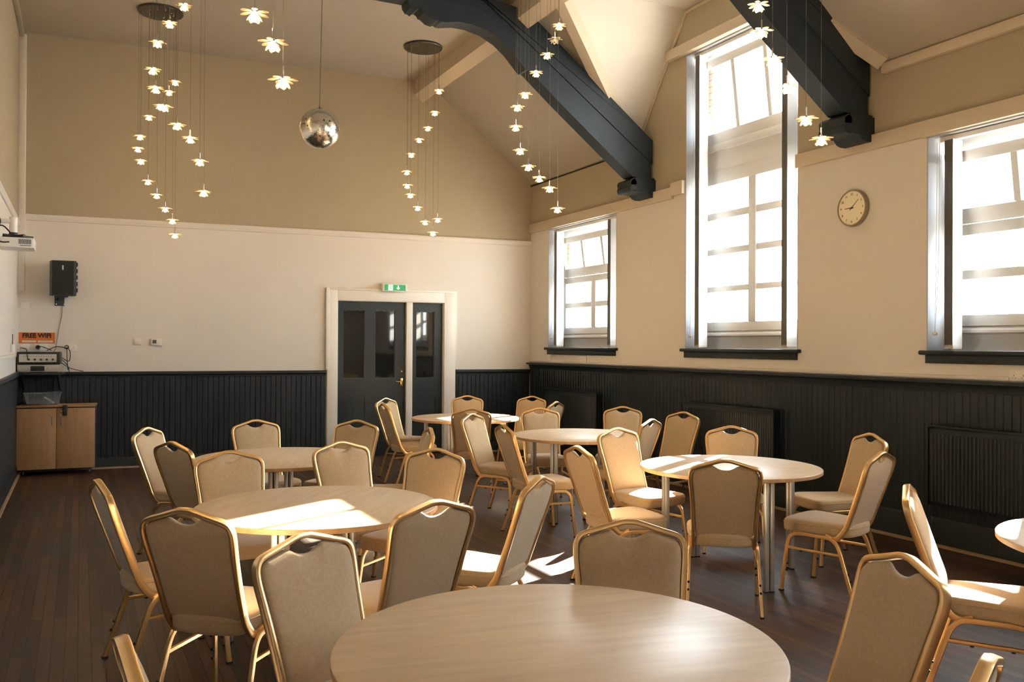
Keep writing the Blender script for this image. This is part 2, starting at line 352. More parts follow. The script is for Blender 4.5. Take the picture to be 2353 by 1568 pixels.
# back wall, with the doorway
b = MB(); wall_with_holes(b, -0.35, SB+0.3, 0, 5.75, -0.20, 0, [(1.403, 2.982, -0.01, 2.23)], 3.17)
struct(b.build('wall_back', [M['lower'], M['upper']], frame=FB))
b = MB(); b.box(-YB-0.75, -YF+0.2, -0.2, 0, 0, 3.10, 0).box(-YB-0.75, -YF+0.2, -0.2, 0, 3.10, 5.75, 1)
struct(b.build('wall_left', [M['lower'], M['upper']], frame=FL))
b = MB(); b.box(XL-0.2, XR+0.3, YF-0.2, YF, 0, 5.75); struct(b.build('wall_front', M['lower']))

# ceiling: flat part, slope with dormers
def slope_z(x): return EAVE+SL*(XR-x)
b = MB(); Y1 = YB+0.7
b.add([(XL-0.1, YF-0.1, ZC), (XS, YF-0.1, ZC), (XS, Y1, ZC), (XL-0.1, Y1, ZC)], [(0, 1, 2, 3)])
DORM = [7.20, 0.80]; HB, HT = 1.87, 0.87
edges = [Y1]
for yc in DORM: edges += [yc+HB, yc-HB]
edges.append(YF-0.1); tops = [Y1]
for yc in DORM: tops += [yc+HT, yc-HT]
tops.append(YF-0.1)
XE = XR+0.02
for i in range(0, len(edges), 2):
    b.add([(XE, edges[i], EAVE), (XS, tops[i], ZC), (XS, tops[i+1], ZC), (XE, edges[i+1], EAVE)], [(0, 1, 2, 3)])
for yc in DORM:
    b.add([(XS, yc+HT, ZC), (XE, yc+HT, ZC), (XE, yc-HT, ZC), (XS, yc-HT, ZC)], [(0, 1, 2, 3)], 1)
    for s in (1, -1): b.add([(XE, yc+s*HB, EAVE), (XS, yc+s*HT, ZC), (XE, yc+s*HT, ZC)], [(0, 1, 2)], 1)
o = b.build('ceiling', [M['ceil'], M['cheek']], smooth=0); struct(o)
so = o.modifiers.new('thick', 'SOLIDIFY'); so.thickness = 0.05; so.offset = -1
# make sure the solid grows upward
# ground outside
b = MB(); b.box(XR+0.4, 60, -40, 60, -0.5, -0.4); struct(b.build('ground', M['ground']))

# valley boards along the dormers, purlin
for n_, yc in enumerate(DORM):
    for s in (1, -1):
        b = MB(); p0 = Vector((XR+0.0, yc+s*HB, EAVE)); p1 = Vector((XS-0.1, yc+s*(HT-0.058), ZC+0.08))
        d = (p1-p0).normalized(); nrm = Vector((SL, 0, 1)).normalized(); side = d.cross(nrm).normalized()*(1 if s > 0 else -1)
        w_ = 0.155; h_ = 0.075
        q = []
        for P_ in (p0, p1):
            for a_, c_ in ((0, 0.06), (w_, 0.06), (w_, -h_), (0, -h_)): q.append(P_+side*(a_-0.02)+nrm*c_)
        b.add(q, [(0, 1, 2, 3), (7, 6, 5, 4), (0, 4, 5, 1), (1, 5, 6, 2), (2, 6, 7, 3), (3, 7, 4, 0)])
        struct(b.build('trim_%d' % (1+n_*2+(s < 0)), M['purlin']))
b = MB(); b.prism([(4.36, 5.49), (4.36, 5.27), (4.49, 5.175), (4.63, 5.30), (4.63, 5.45)], YF, YB+0.2, lambda u, v, a: (u, a, v))
tag(b.build('roof_purlin', M['purlin']), 'long cream boxed beam running under the ceiling edge above the trusses', 'beam')

# wall mouldings ---------------------------------------------------
def rail_profile(mb, x0, x1, z0, z1, d, mi=0):
    h = z1-z0
    mb.prism([(0, z0), (d*0.55, z0+h*0.08), (d*0.6, z0+h*0.35), (d, z0+h*0.55), (d, z0+h*0.9), (d*0.85, z1), (0, z1)], x0, x1, lambda u, v, a: (a, u, v), mi)
b = MB(); rail_profile(b, -0.02, SB-0.0, 3.135, 3.215, 0.028); struct(b.build('trim_5', M['lower'], frame=FB))
b = MB(); rail_profile(b, -YB-0.5, -YF, 3.03, 3.11, 0.028); struct(b.build('trim_6', M['lower'], frame=FL))
b = MB(); b.box(YF, -0.3, 0, 0.035, 3.335, 3.465, bev=0.004); b.box(1.9, 6.325, 0, 0.04, 3.335, 3.465, bev=0.004); b.box(8.30, YB, 0, 0.04, 3.335, 3.47, bev=0.004); b.box(8.075, 8.30, 0, 0.055, 3.365, 3.515, bev=0.004)
struct(b.build('trim_7', M['purlin'], frame=FR))
for n_, y in ((8, 7.19), (9, 0.8)):
    b = MB(); b.box(y-1.19, y+1.19, 0, 0.075, 4.955, 5.075, bev=0.006); struct(b.build('trim_%d' % n_, M['purlin'], frame=FR))
# eave trims and dormer cable trunking on the wall
b = MB(); b.box(2.70, 5.30, 0, 0.06, 3.965, 4.05, bev=0.005); struct(b.build('trim_10', M['purlin'], frame=FR))
b = MB()
for yc in DORM:
    pts = [(yc-HB+0.02, 4.07), (yc-HT, 5.45), (yc+HT, 5.45), (yc+HB-0.02, 4.07)]
    for (a0, z0), (a1, z1) in zip(pts, pts[1:]): b.tube([(a0, 0.012, z0), (a1, 0.012, z1)], 0.012, 6, N=[(0, 1, 0)]*2, a=0.012, b=0.018)
struct(b.build('trim_11', M['purlin'], frame=FR))
# dark strip standing in for the shaded crack at the eave near the back
b = MB(); b.box(9.06, YB, 0, 0.012, 4.055, 4.075); struct(b.build('trim_12', M['gapshade'], frame=FR))
# vertical boxed trunking in the back left corner
b = MB(); b.box(SB-0.085, SB-0.012, 0, 0.06, 2.255, 5.44, bev=0.003); b.box(SB-0.012, SB, 0, 0.02, 2.255, 5.44, 1)  # dark strip paints in the shaded gap beside the trunking
struct(b.build('trim_13', [M['lower'], M['gapshade']], frame=FB))
b = MB(); b.box(-YB-0.4, -YF, 0, 0.05, ZC-0.09, ZC, bev=0.004); struct(b.build('trim_14', M['ceil'], frame=FL))

# wainscot ---------------------------------------------------------
def wainscot(name, frame, x0, x1, ztop, zcap, depth, capd, skirt, parts):
    mb = MB(); x = x0; wd = 0.068
    while x < x1-0.005:
        e = min(x+wd, x1)
        mb.prism([(x, 0), (x+0.0005, 0.012), (x+0.006, 0.018), (e-0.006, 0.018), (e-0.0005, 0.012), (e, 0)], 0.02, ztop, lambda u, v, a: (u, v, a))
        x = e
    if parts != 'r': rail_profile(mb, x0, x1, ztop-0.005, zcap, capd)
    else:
        mb.prism([(0, ztop-0.01), (0.025, ztop), (0.03, ztop+0.03), (capd*0.55, ztop+0.06), (capd*0.6, zcap-0.03), (capd, zcap-0.024), (capd, zcap-0.004), (capd-0.006, zcap), (0, zcap)], x0, x1, lambda u, v, a: (a, u, v))
    mb.prism([(0, 0.0), (0.032, 0.0), (0.032, skirt-0.03), (0.022, skirt), (0, skirt)], x0, x1, lambda u, v, a: (a, u, v))
    o = mb.build(name, M['navy'], frame=frame); struct(o)
    return o
wainscot('trim_15', FB, 0.02, 1.215, 1.168, 1.243, 0, 0.045, 0.14, 'b')
wainscot('trim_16', FB, 3.14, SB, 1.168, 1.243, 0, 0.045, 0.14, 'b')
wainscot('trim_17', FR, YF, YB-0.02, 1.255, 1.345, 0, 0.085, 0.23, 'r')
wainscot('trim_18', FL, -YB-0.45, -YF, 1.168, 1.25, 0, 0.045, 0.14, 'b')
# bare quarter bead on the floor: baseboards
def bead(name, frame, x0, x1, o=0.032):
    mb = MB(); mb.prism([(o, 0.0005), (o+0.024, 0.0005), (o+0.020, 0.014), (o+0.008, 0.021), (o, 0.022)], x0, x1, lambda u, v, a: (a, u, v)); struct(mb.build(name, M['bead'], frame=frame))
bead('baseboard_back', FB, 3.14, SB); bead('baseboard_right', FR, YF, YB-0.05); bead('baseboard_left', FL, -YB-0.40, -YF)
bead('baseboard_corner', FB, 0.05, 1.215)
# surface conduit on the right wall
b = MB(); b.box(4.17, YB, 0, 0.018, 1.353, 1.383, bev=0.003); struct(b.build('trim_19', M['lower'], frame=FR))

# ------------------------------------------------------------------ windows
def window(q):
    n, y0, y1, zt, tall = q['n'], q['y0'], q['y1'], q['zt'], q['tall']
    root = sgroup('window_%d' % n, FR)
    fr = MB(); O = -0.30; D = 0.055
    L = y1; R_ = y0                                  # L = image-left (higher Y)
    pl0, pl1 = L-0.095, R_+0.095                     # pane extents
    cm = (pl0+pl1)/2 + 0.04; mw = 0.058
    rows = [(1.878, 2.22), (2.285, 2.642), (2.713, 3.045), (3.125, 3.448)] if tall else [(1.870, 2.160), (2.235, 2.520)]
    ztl = rows[-1][1]
    def B(a, c, z0, z1, d0=0, d1=D, bev=0.004): fr.box(a, c, O+d0, O+d1, z0, z1, bev=bev)
    top_low = 3.60 if tall else 2.61
    B(R_, pl1, ZS+0.20, top_low); B(pl0, L, ZS+0.20, top_low); B(pl1, pl0, ZS+0.20, rows[0][0]); B(pl1, pl0, ztl, top_low)
    B(cm-mw, cm+mw, rows[0][0], ztl, 0, D+0.006)
    for (a, c), (d, e) in zip(rows, rows[1:]): B(pl1, cm-mw, c, d); B(cm+mw, pl0, c, d)
    fr.box(R_, L, O-0.05, O+0.02, ZS, ZS+0.20)        # infill below the frame
    fr.prism([(O+0.02, ZS+0.20), (O+D+0.02, ZS+0.165), (O+D+0.02, ZS+0.145), (O+0.02, ZS+0.13)], R_, L, lambda u, v, a: (a, u, v))
    if tall:
        fr.box(R_, L, O-0.05, O+0.05, 3.60, 3.83)     # plain band between the lights
        B(R_, L, 3.82, 3.90, 0, D+0.03)
        hz0, hz1 = 3.90, 4.86
    else:
        hz0, hz1 = 2.61, 3.22
    B(R_, L, hz1, zt, 0, D); B(R_, R_+0.03, hz0, hz1); B(L-0.03, L, hz0, hz1)
    fr.build('window_frame', M['wframe'], root)
    # tilting top sash (opens inward at the top)
    sa = MB(); sw = L-R_-0.07; sh = hz1-hz0-0.02; tl = math.radians(7 if tall else 8)
    st = 0.088; mt = 0.028
    sa.box(0, st, 0, 0.045, 0, sh, bev=0.004); sa.box(sw-st, sw, 0, 0.045, 0, sh, bev=0.004)
    sa.box(st, sw-st, 0, 0.045, 0, 0.125, bev=0.004); sa.box(st, sw-st, 0, 0.045, sh-0.09, sh, bev=0.004)
    pw = (sw-2*st)/3
    for k in (1, 2): sa.box(st+pw*k-mt, st+pw*k+mt, 0.005, 0.04, 0.125, sh-0.09, bev=0.003)
    T = Matrix.Translation((R_+0.035, O+0.02, hz0+0.008)) @ Matrix.Rotation(-tl, 4, 'X')
    so_ = sa.build('window_sash', M['wframe'], root, T=T)
    g2 = MB(); g2.box(st-0.005, sw-st+0.005, 0.020, 0.024, 0.12, sh-0.085); g2.build('glass', M['glass'], so_)
    lv = MB(); lv.box(y1-0.008, y1+0.002, O+0.02, 0.001, ZS, zt); lv.box(y0-0.002, y0+0.008, O+0.02, 0.001, ZS, zt); lv.box(y0, y1, O+0.02, 0.001, zt-0.008, zt+0.002)
    lv.build('reveal_liner', M['reveal_liner'], root)  # added liner over the reveals, its grey holds back the daylight
    g = MB(); g.box(pl1-0.01, pl0+0.01, O+0.022, O+0.027, rows[0][0]-0.01, ztl+0.01); g.build('glass', M['glass'], root)
    # sill board
    s = MB(); s.box(y0-0.045, y1+0.045, -0.27, 0.055, ZS-0.036, ZS, bev=0.012); s.box(y0, y1, 0.0, 0.022, ZS-0.105, ZS-0.034, bev=0.002)
    s.build('window_sill', M['navy'], root)
    return root
for q in WINS: window(q)

# vertical blinds -------------------------------------------------
BL = {1: 'vertical blind drawn open at the small window nearest the back wall', 2: 'tall vertical blind drawn open at the high middle window',
      3: 'vertical blind drawn open at the low window on the right edge', 4: 'tall vertical blind at the window out of view'}
def blind(q):
    n, y0, y1, zt = q['n'], q['y0'], q['y1'], q['zt']
    t = thing('vertical_blind', BL[n], 'blind', FR @ Matrix.Translation((y1, 0, ZS)), 'vertical blinds at the windows')
    W = y1-y0; H = zt-ZS
    hb = MB(); hb.box(-W+0.02, -0.02-0.055, -0.105, -0.052, H-0.052, H-0.012, bev=0.003); hb.build('headrail', M['plastic'], t)
    def slat(x, tilt, wide=0.127, mt=M['slat']):
        m = MB(); m.prism([(-wide/2, -0.0006), (0, 0.003), (wide/2, -0.0006), (wide/2, 0.0006), (0, 0.0042), (-wide/2, 0.0006)], 0.03, H-0.052, lambda u, v, a: (v, u, a))
        o = m.build('slat', mt, t, T=Matrix.Translation((x, -0.078, 0)) @ Matrix.Rotation(tilt, 4, 'Z'))
        w2 = MB(); w2.box(-0.002, 0.006, -wide/2+0.004, wide/2-0.004, 0.012, 0.045, bev=0.0015); w2.build('weight', M['plastic'], o)
    for k in range(8): slat(-0.145-0.0105*k, math.radians(4), mt=M['slatshade'] if k < 7 else M['slat'])
    for k in range(8): slat(-W+0.160+0.0105*k, math.radians(-3), mt=M['slatshade'] if k > 0 else M['slat'])
    c = MB(); c.tube([(-0.055, -0.05, H-0.05), (-0.052, -0.045, H*0.5), (-0.058, -0.02, 0.15)], 0.0018, 5); c.tube([(-0.075, -0.05, H-0.05), (-0.075, -0.045, H*0.45), (-0.062, -0.02, 0.15)], 0.0018, 5)
    c.sphere((-0.06, -0.02, 0.14), 0.026, 14, 8, sx=(1, 0.55, 0.75)); c.build('cord', M['plastic'], t)
for q in WINS: blind(q)

# ------------------------------------------------------------------ doorway
D0 = sgroup('door_1', FB)
def door_leaf(root, s0, s1, glass, panels, zb=0.008, zt=2.225):
    m = MB(); yf = -0.05; th = 0.045
    gl0, gl1 = 1.118, 2.112; pz0, pz1 = 0.20, 0.845
    cols = sorted([s0, s1, *[x for g_ in glass for x in g_]])
    # solid framework with holes
    holes = [(a, c, gl0, gl1) for a, c in glass] + [(a, c, pz0, pz1) for a, c in panels]
    wall_with_holes(m, s0, s1, zb, zt, yf-th, yf, holes)
    for a, c in panels:
        m.box(a, c, yf-th+0.005, yf-0.018, pz0, pz1); mid = (a+c)/2
        m.box(mid-0.003, mid+0.003, yf-0.018, yf-0.0155, pz0, pz1)
        for (p, q_) in (((a, a+0.012), (pz0, pz1)), ((c-0.012, c), (pz0, pz1)), ((a, c), (pz0, pz0+0.012)), ((a, c), (pz1-0.012, pz1))): m.box(*p, yf-0.018, yf-0.006, *q_)
    for a, c in glass:      # beads and scalloped head over each light
        m.box(a, a+0.010, yf-0.03, yf-0.008, gl0, gl1); m.box(c-0.010, c, yf-0.03, yf-0.008, gl0, gl1); m.box(a, c, yf-0.03, yf-0.008, gl0, gl0+0.012)
        N_ = 24; pts = [(a, gl1)]
        for i in range(N_+1):
            t_ = i/N_; pts.append((a+(c-a)*t_, gl1-0.010-0.014*abs(math.sin(t_*PI*3))))
        pts.append((c, gl1)); m.prism(pts, yf-0.03, yf-0.008, lambda u, v, a_: (u, a_, v))
    o = m.build('door_leaf', M['door'], root)
    for a, c in glass:
        g_ = MB(); g_.box(a, c, yf-0.034, yf-0.028, gl0, gl1); g_.build('glass', M['doorglass'], o)
    return o
lf = door_leaf(D0, 1.985, 2.968, [(2.125, 2.425), (2.575, 2.888)], [(2.13, 2.44), (2.56, 2.88)])
h = MB(); h.box(2.008, 2.048, -0.05, -0.042, 1.00, 1.12, bev=0.002); h.tube([(2.028, -0.045, 1.075), (2.028, -0.005, 1.075), (2.035, 0.003, 1.075), (2.09, 0.004, 1.072), (2.125, 0.0, 1.078)], 0.007, 8); h.lathe([(0.012, 0), (0.012, 0.006)], 12, c=(2.028, -0.05, 1.22), ax='y')
h.build('door_handle', M['brass'], lf)
D1_ = sgroup('door_2', FB)
door_leaf(D1_, 1.412, 1.880, [(1.53, 1.816)], [(1.50, 1.816)])
# casing, post, stops
c = MB()
c.box(2.982, 3.125, 0, 0.030, 0, 2.385, bev=0.004); c.box(3.095, 3.145, 0, 0.045, 1.25, 2.405, bev=0.004)
c.box(1.232, 1.403, 0, 0.030, 0, 2.385, bev=0.004); c.box(1.205, 1.232, 0, 0.018, 1.25, 2.40, bev=0.004)
c.box(1.232, 3.125, 0, 0.028, 2.232, 2.385, bev=0.004); c.box(1.205, 3.145, 0, 0.042, 2.378, 2.405, bev=0.004)
c.box(1.403, 2.982, -0.19, 0.004, 2.226, 2.236); c.box(2.970, 2.984, -0.19, 0.004, 0, 2.23); c.box(1.401, 1.413, -0.19, 0.004, 0, 2.23)
c.box(1.882, 1.976, -0.12, 0.012, 0, 2.228, bev=0.004)
struct(c.build('trim_20', M['white'], frame=FB))
b = MB(); b.box(1.3, 3.1, -0.26, -0.21, 0, 2.4); struct(b.build('trim_21', M['gapshade'], frame=FB))  # added unseen backing, stops outside light leaking in behind the door

# ------------------------------------------------------------------ roof trusses
def truss(label, Y):
    t = thing('roof_truss', label, 'roof truss', Matrix.Translation((XR, Y, 3.45)), 'dark roof trusses')
    TH = 0.2
    fn = lambda u, v, a: (u-XR, a, v-3.45)
    low = [(3.07, 5.248), (3.074, 5.213), (3.105, 5.170), (3.129, 5.168), (3.158, 5.152), (3.175, 5.172), (3.205, 5.183), (3.235, 5.165), (3.250, 5.140), (3.285, 5.128), (3.335, 5.092), (3.393, 5.080), (3.426, 5.096), (3.450, 5.081), (3.49, 5.080), (3.645, 5.112), (3.803, 5.112), (3.988, 5.075), (4.152, 5.000), (4.285, 4.903), (4.389, 4.797), (4.455, 4.727), (4.480, 4.712), (4.512, 4.716), (4.908, 4.400), (5.645, 3.842), (5.920, 3.640)]
    g = lambda x: 3.845+(6.148-x)*0.7087
    m = MB(); m.prism(low + [(6.19, 3.62), (6.19, g(6.19)), (5.434, g(5.434)), (4.60, g(4.6)), (4.2, g(4.2)), (3.90, 5.30), (3.07, 5.30)], 0.0, TH, fn); m.build('brace', M['truss'], t, smooth=30)
    m = MB(); m.prism([(6.20, g(6.20)+0.004), (6.20, 4.10), (6.172, 4.118), (4.5, 5.368), (3.86, 5.46), (3.80, g(3.80)+0.004)], -0.012, TH+0.012, fn); m.build('rafter', M['truss'], t, smooth=30)
    m = MB(); m.prism([(XL+0.01, 5.25), (4.36, 5.25), (4.36, 5.40), (XL+0.01, 5.40)], 0.02, TH-0.02, fn)
    m.prism([(XL+0.01, 5.30), (3.9, 5.30), (4.0, 5.27), (4.0, 5.285), (3.9, 5.315), (XL+0.01, 5.315)], -0.006, 0.03, fn); m.build('collar_beam', M['truss'], t, smooth=30)
    # corbel: scrolled stone bracket
    m = MB()
    prof = [(6.224, 3.615), (5.93, 3.615), (5.90, 3.60), (5.872, 3.575), (5.862, 3.545), (5.872, 3.520), (5.860, 3.495), (5.868, 3.465), (5.90, 3.447), (5.96, 3.452), (6.04, 3.452), (6.075, 3.415), (6.12, 3.40), (6.224, 3.40)]
    m.prism(prof, -0.045, TH+0.045, fn)
    m.prism([(6.224, 3.64), (5.97, 3.64), (5.93, 3.612), (6.224, 3.612)], -0.02, TH+0.02, fn)
    m.tube([(5.905-XR, -0.045, 3.565-3.45), (5.905-XR, TH+0.045, 3.565-3.45)], 0.045, 14); m.tube([(5.905-XR, -0.047, 3.492-3.45), (5.905-XR, TH+0.047, 3.492-3.45)], 0.046, 14)
    m.build('corbel', M['truss'], t, smooth=40)
    return t
truss('dark navy roof truss with carved brace, the far one left of the tall window', 8.70)
truss('dark navy roof truss crossing in front of the tall window, the nearer one', 5.46)

# ------------------------------------------------------------------ radiators
RADL = ['dark radiator in the far corner below the small window', 'dark radiator below the tall middle window', 'dark radiator below the window at the right edge']
for k, (a, c_) in enumerate(((9.80, 11.24), (6.52, 7.98), (3.25, 4.78))):
    t = thing('radiator', RADL[k], 'radiator', FR @ Matrix.Translation((a, 0, 0.34)), 'dark painted radiators along the right wall')
    Wd = c_-a; m = MB(); Hh = 0.63; x = 0.02; pts = []
    m.box(0, Wd, 0.045, 0.110, 0, Hh-0.002, bev=0.004)
    while x < Wd-0.03:
        m.prism([(x, 0), (x+0.008, 0.007), (x+0.020, 0.007), (x+0.028, 0)], 0.03, Hh-0.05, lambda u, v, a_: (u, 0.110+v, a_)); x += 0.0335
    m.build('panel', M['navy'], t)
    m = MB(); m.box(-0.004, Wd+0.004, 0.040, 0.122, Hh-0.006, Hh+0.012, bev=0.002)
    xx = 0.03
    while xx < Wd-0.04: m.box(xx, xx+0.02, 0.06, 0.10, Hh+0.012, Hh+0.0135, 1); xx += 0.03
    m.build('top_grille', [M['navy'], M['gapshade']], t)
    for x_ in (-0.006, Wd-0.002): m = MB(); m.box(x_, x_+0.008, 0.04, 0.122, 0.0, Hh+0.01); m.build('side_panel', M['navy'], t)
    m = MB(); m.tube([(Wd+0.02, 0.075, -0.338), (Wd+0.02, 0.075, 0.05)], 0.008, 8); m.tube([(Wd+0.03, 0.075, 0.05), (Wd-0.01, 0.075, 0.05)], 0.010, 8); m.build('pipe', M['navy'], t)
    m = MB(); m.lathe([(0.012, 0), (0.013, 0.04), (0.010, 0.05), (0.010, 0.075), (0.012, 0.08), (0.009, 0.10)], 12, c=(Wd+0.02, 0.075, 0.035)); m.build('valve', M['brass'] if k == 2 else M['navy'], t)
    for x_ in (0.2, Wd-0.25): m = MB(); m.box(x_, x_+0.05, 0.024, 0.048, 0.1, 0.5); m.build('bracket', M['navy'], t)

# ------------------------------------------------------------------ chairs
def lean(z):
    K = [(0.37, -0.137), (0.40, -0.163), (0.45, -0.184), (0.50, -0.203), (0.60, -0.239), (0.70, -0.274), (0.78, -0.302), (0.84, -0.320), (0.89, -0.332), (0.94, -0.343), (1.0, -0.357)]
    if z <= K[0][0]: return K[0][1]
    for (a, ya_), (c_, yc_) in zip(K, K[1:]):
        if z <= c_: return ya_+(yc_-ya_)*(z-a)/(c_-a)
    return K[-1][1]
def catmull(P, sub=3, closed=False):
    P = [Vector(p) for p in P]; n = len(P); out = []
    rng = range(n if closed else n-1)
    for i in rng:
        p0, p1, p2, p3 = (P[(i-1) % n], P[i], P[(i+1) % n], P[(i+2) % n]) if closed else (P[max(i-1, 0)], P[i], P[i+1], P[min(i+2, n-1)])
        for k in range(sub):
            t = k/sub; out.append(0.5*((2*p1)+(p2-p0)*t+(2*p0-5*p1+4*p2-p3)*t*t+(3*p1-p0-3*p2+p3)*t**3))
    if not closed: out.append(P[-1])
    return out
half = [(0.181, 0.397, -0.055), (0.182, 0.386, -0.085), (0.182, 0.384, -0.115), (0.182, 0.396, -0.140), (0.182, 0.42, -0.160)] + \
       [(x, z, None) for x, z in ((0.182, 0.46), (0.183, 0.52), (0.186, 0.60), (0.191, 0.68), (0.197, 0.75), (0.202, 0.80), (0.2035, 0.838), (0.1995, 0.862), (0.187, 0.881), (0.165, 0.892), (0.13, 0.902), (0.085, 0.9155), (0.045, 0.9275), (0.020, 0.9335))]
def bfpoints():
    L_ = [(-x, (lean(z) if y is None else y), z) for x, z, y in half]
    R__ = [(-p[0], p[1], p[2]) for p in L_[::-1]]
    return catmull(L_+R__, 3)
def make_chair():
    t = thing('banquet_chair', 'beige banquet chair', 'chair', I4)
    m = MB(); pts = bfpoints(); N = []
    n = len(pts)
    for i, p in enumerate(pts):
        if p.z > 0.45: T_ = Vector((0, lean(p.z+0.01)-lean(p.z-0.01), 0.02))
        else:
            q = (pts[min(i+1, n-1)]-pts[max(i-1, 0)]); T_ = Vector((0, q.y, q.z)) * (1 if i < n/2 else -1)
        T_.normalize(); N.append((0, T_.z, -T_.y))
    m.tube(pts, 0, 12, N=N, a=0.0165, b=0.0105); m.build('back_frame', M['gold'], t)
    # back pad
    R_o = [(0.0, 0.447), (0.05, 0.448), (0.10, 0.452), (0.15, 0.459), (0.167, 0.468), (0.1725, 0.485), (0.1735, 0.52), (0.176, 0.60), (0.181, 0.68), (0.187, 0.75), (0.192, 0.80), (0.1935, 0.833), (0.189, 0.856), (0.178, 0.873), (0.160, 0.881), (0.128, 0.890), (0.095, 0.900), (0.078, 0.9035), (0.066, 0.899), (0.046, 0.886), (0.024, 0.8775), (0.0, 0.875)]
    loop = R_o + [(-x, z) for x, z in R_o[::-1][1:-1]]
    cz = 0.66; L = len(loop); rings = [(1.0, 0.0), (0.992, 0.012), (0.965, 0.021), (0.92, 0.026), (0.80, 0.032), (0.6, 0.037), (0.35, 0.040)]
    vs = []; fs = []
    def lay(k, off, sgn):
        out = []
        for x, z in loop:
            zz = cz+(z-cz)*k; xx = x*k; y = lean(zz)
            s_ = 1.0; 
            if sgn < 0: s_ = 0.42
            out.append((xx, y+sgn*off*s_*0.94, zz-sgn*off*s_*(-0.3)*0))
        return out
    seq = [lay(k, o_, -1) for k, o_ in rings[::-1]] + [lay(k, o_, 1) for k, o_ in rings[1:]]
    for r_ in seq: vs += r_
    for i in range(len(seq)-1):
        for j in range(L): a = i*L; fs.append((a+j, a+(j+1) % L, a+L+(j+1) % L, a+L+j))
    cb_ = len(vs); vs.append((0, lean(cz)-0.040*0.42, cz)); vs.append((0, lean(cz)+0.039, cz))
    for j in range(L): fs.append((cb_, (j+1) % L, j)); a = (len(seq)-1)*L; fs.append((cb_+1, a+j, a+(j+1) % L))
    m = MB(); m.add(vs, fs); m.build('backrest', M['fabric'], t, smooth=60)
    # seat
    R_s = [(0.0, -0.222), (0.06, -0.219), (0.12, -0.208), (0.155, -0.193), (0.168, -0.172), (0.175, -0.13), (0.188, -0.04), (0.201, 0.05), (0.213, 0.13), (0.217, 0.18), (0.208, 0.215), (0.18, 0.236), (0.12, 0.246), (0.06, 0.250), (0.0, 0.251)]
    loop = R_s + [(-x, y) for x, y in R_s[::-1][1:-1]]; loop = [(p.x, p.y) for p in catmull([(x, y, 0) for x, y in loop], 2, True)]
    L = len(loop); lays = [(0.90, 0.398), (0.965, 0.398), (0.985, 0.402), (0.995, 0.415), (1.0, 0.435), (0.998, 0.452), (0.985, 0.466), (0.955, 0.4735), (0.88, 0.478), (0.7, 0.482), (0.4, 0.485)]
    vs = []; fs = []
    for k, z in lays: vs += [(x*k, 0.02+(y-0.02)*k, z) for x, y in loop]
    for i in range(len(lays)-1):
        for j in range(L): a = i*L; fs.append((a+j, a+(j+1) % L, a+L+(j+1) % L, a+L+j))
    c0 = len(vs); vs += [(0, 0.02, 0.398), (0, 0.02, 0.486)]
    for j in range(L): fs.append((c0, (j+1) % L, j)); a = (len(lays)-1)*L; fs.append((c0+1, a+j, a+(j+1) % L))
    m = MB(); m.add(vs, fs)
    lp = catmull([(x, y, 0.4525) for x, y in loop[::2]], 2, True); m.tube([(p.x*1.0, p.y*1.0, p.z) for p in lp], 0.0028, 6, closed=True)
    m.build('seat', M['fabric'], t, smooth=60)
    for s in (-1, 1):
        fp = [(s*0.226, 0.228, 0.004), (s*0.219, 0.214, 0.14), (s*0.211, 0.200, 0.26), (s*0.206, 0.190, 0.33), (s*0.203, 0.172, 0.365), (s*0.201, 0.140, 0.383), (s*0.2, 0.09, 0.388), (s*0.2, 0.01, 0.388)]
        rp = [(s*0.217, -0.258, 0.004), (s*0.211, -0.213, 0.14), (s*0.206, -0.174, 0.26), (s*0.203, -0.149, 0.33), (s*0.201, -0.124, 0.366), (s*0.2, -0.092, 0.384), (s*0.2, -0.05, 0.388), (s*0.2, 0.01, 0.388)]
        for pp in (fp, rp):
            m = MB(); q = catmull(pp, 3); N = []
            for i in range(len(q)):
                d = q[min(i+1, len(q)-1)]-q[max(i-1, 0)]; N.append(Vector((1, 0, 0)).cross(d).normalized())
            m.tube(q, 0, 10, N=N, a=0.0125, b=0.009)
            f0 = pp[0]; m.box(f0[0]-0.0115, f0[0]+0.0115, f0[1]-0.0145, f0[1]+0.0145, 0.0, 0.010, 1)
            for zz in (0.13, 0.20):
                k_ = min(range(len(q)), key=lambda i_: abs(q[i_].z-zz)); r_ = q[k_]
                m.lathe([(0.007, 0), (0.007, 0.008), (0.004, 0.011)], 8, 1, c=(r_.x, r_.y-0.024, r_.z), ax='y')
            m.build('leg', [M['gold'], M['rubber']], t)
        m = MB(); m.tube([(s*0.2095, 0.197, 0.29), (s*0.2052, -0.160, 0.29)], 0, 10, N=[(0, 0, 1)]*2, a=0.009, b=0.008)
        for yy in (0.10, -0.06): m.lathe([(0.008, 0), (0.008, -0.008)], 8, 1, c=(s*0.207, yy, 0.282))
        m.build('stretcher', [M['gold'], M['rubber']], t)
    m = MB()
    for yy in (0.15, -0.09): m.box(-0.2, 0.2, yy-0.010, yy+0.010, 0.380, 0.398)
    m.build('seat_support', M['gold'], t)
    return t
proto = make_chair()

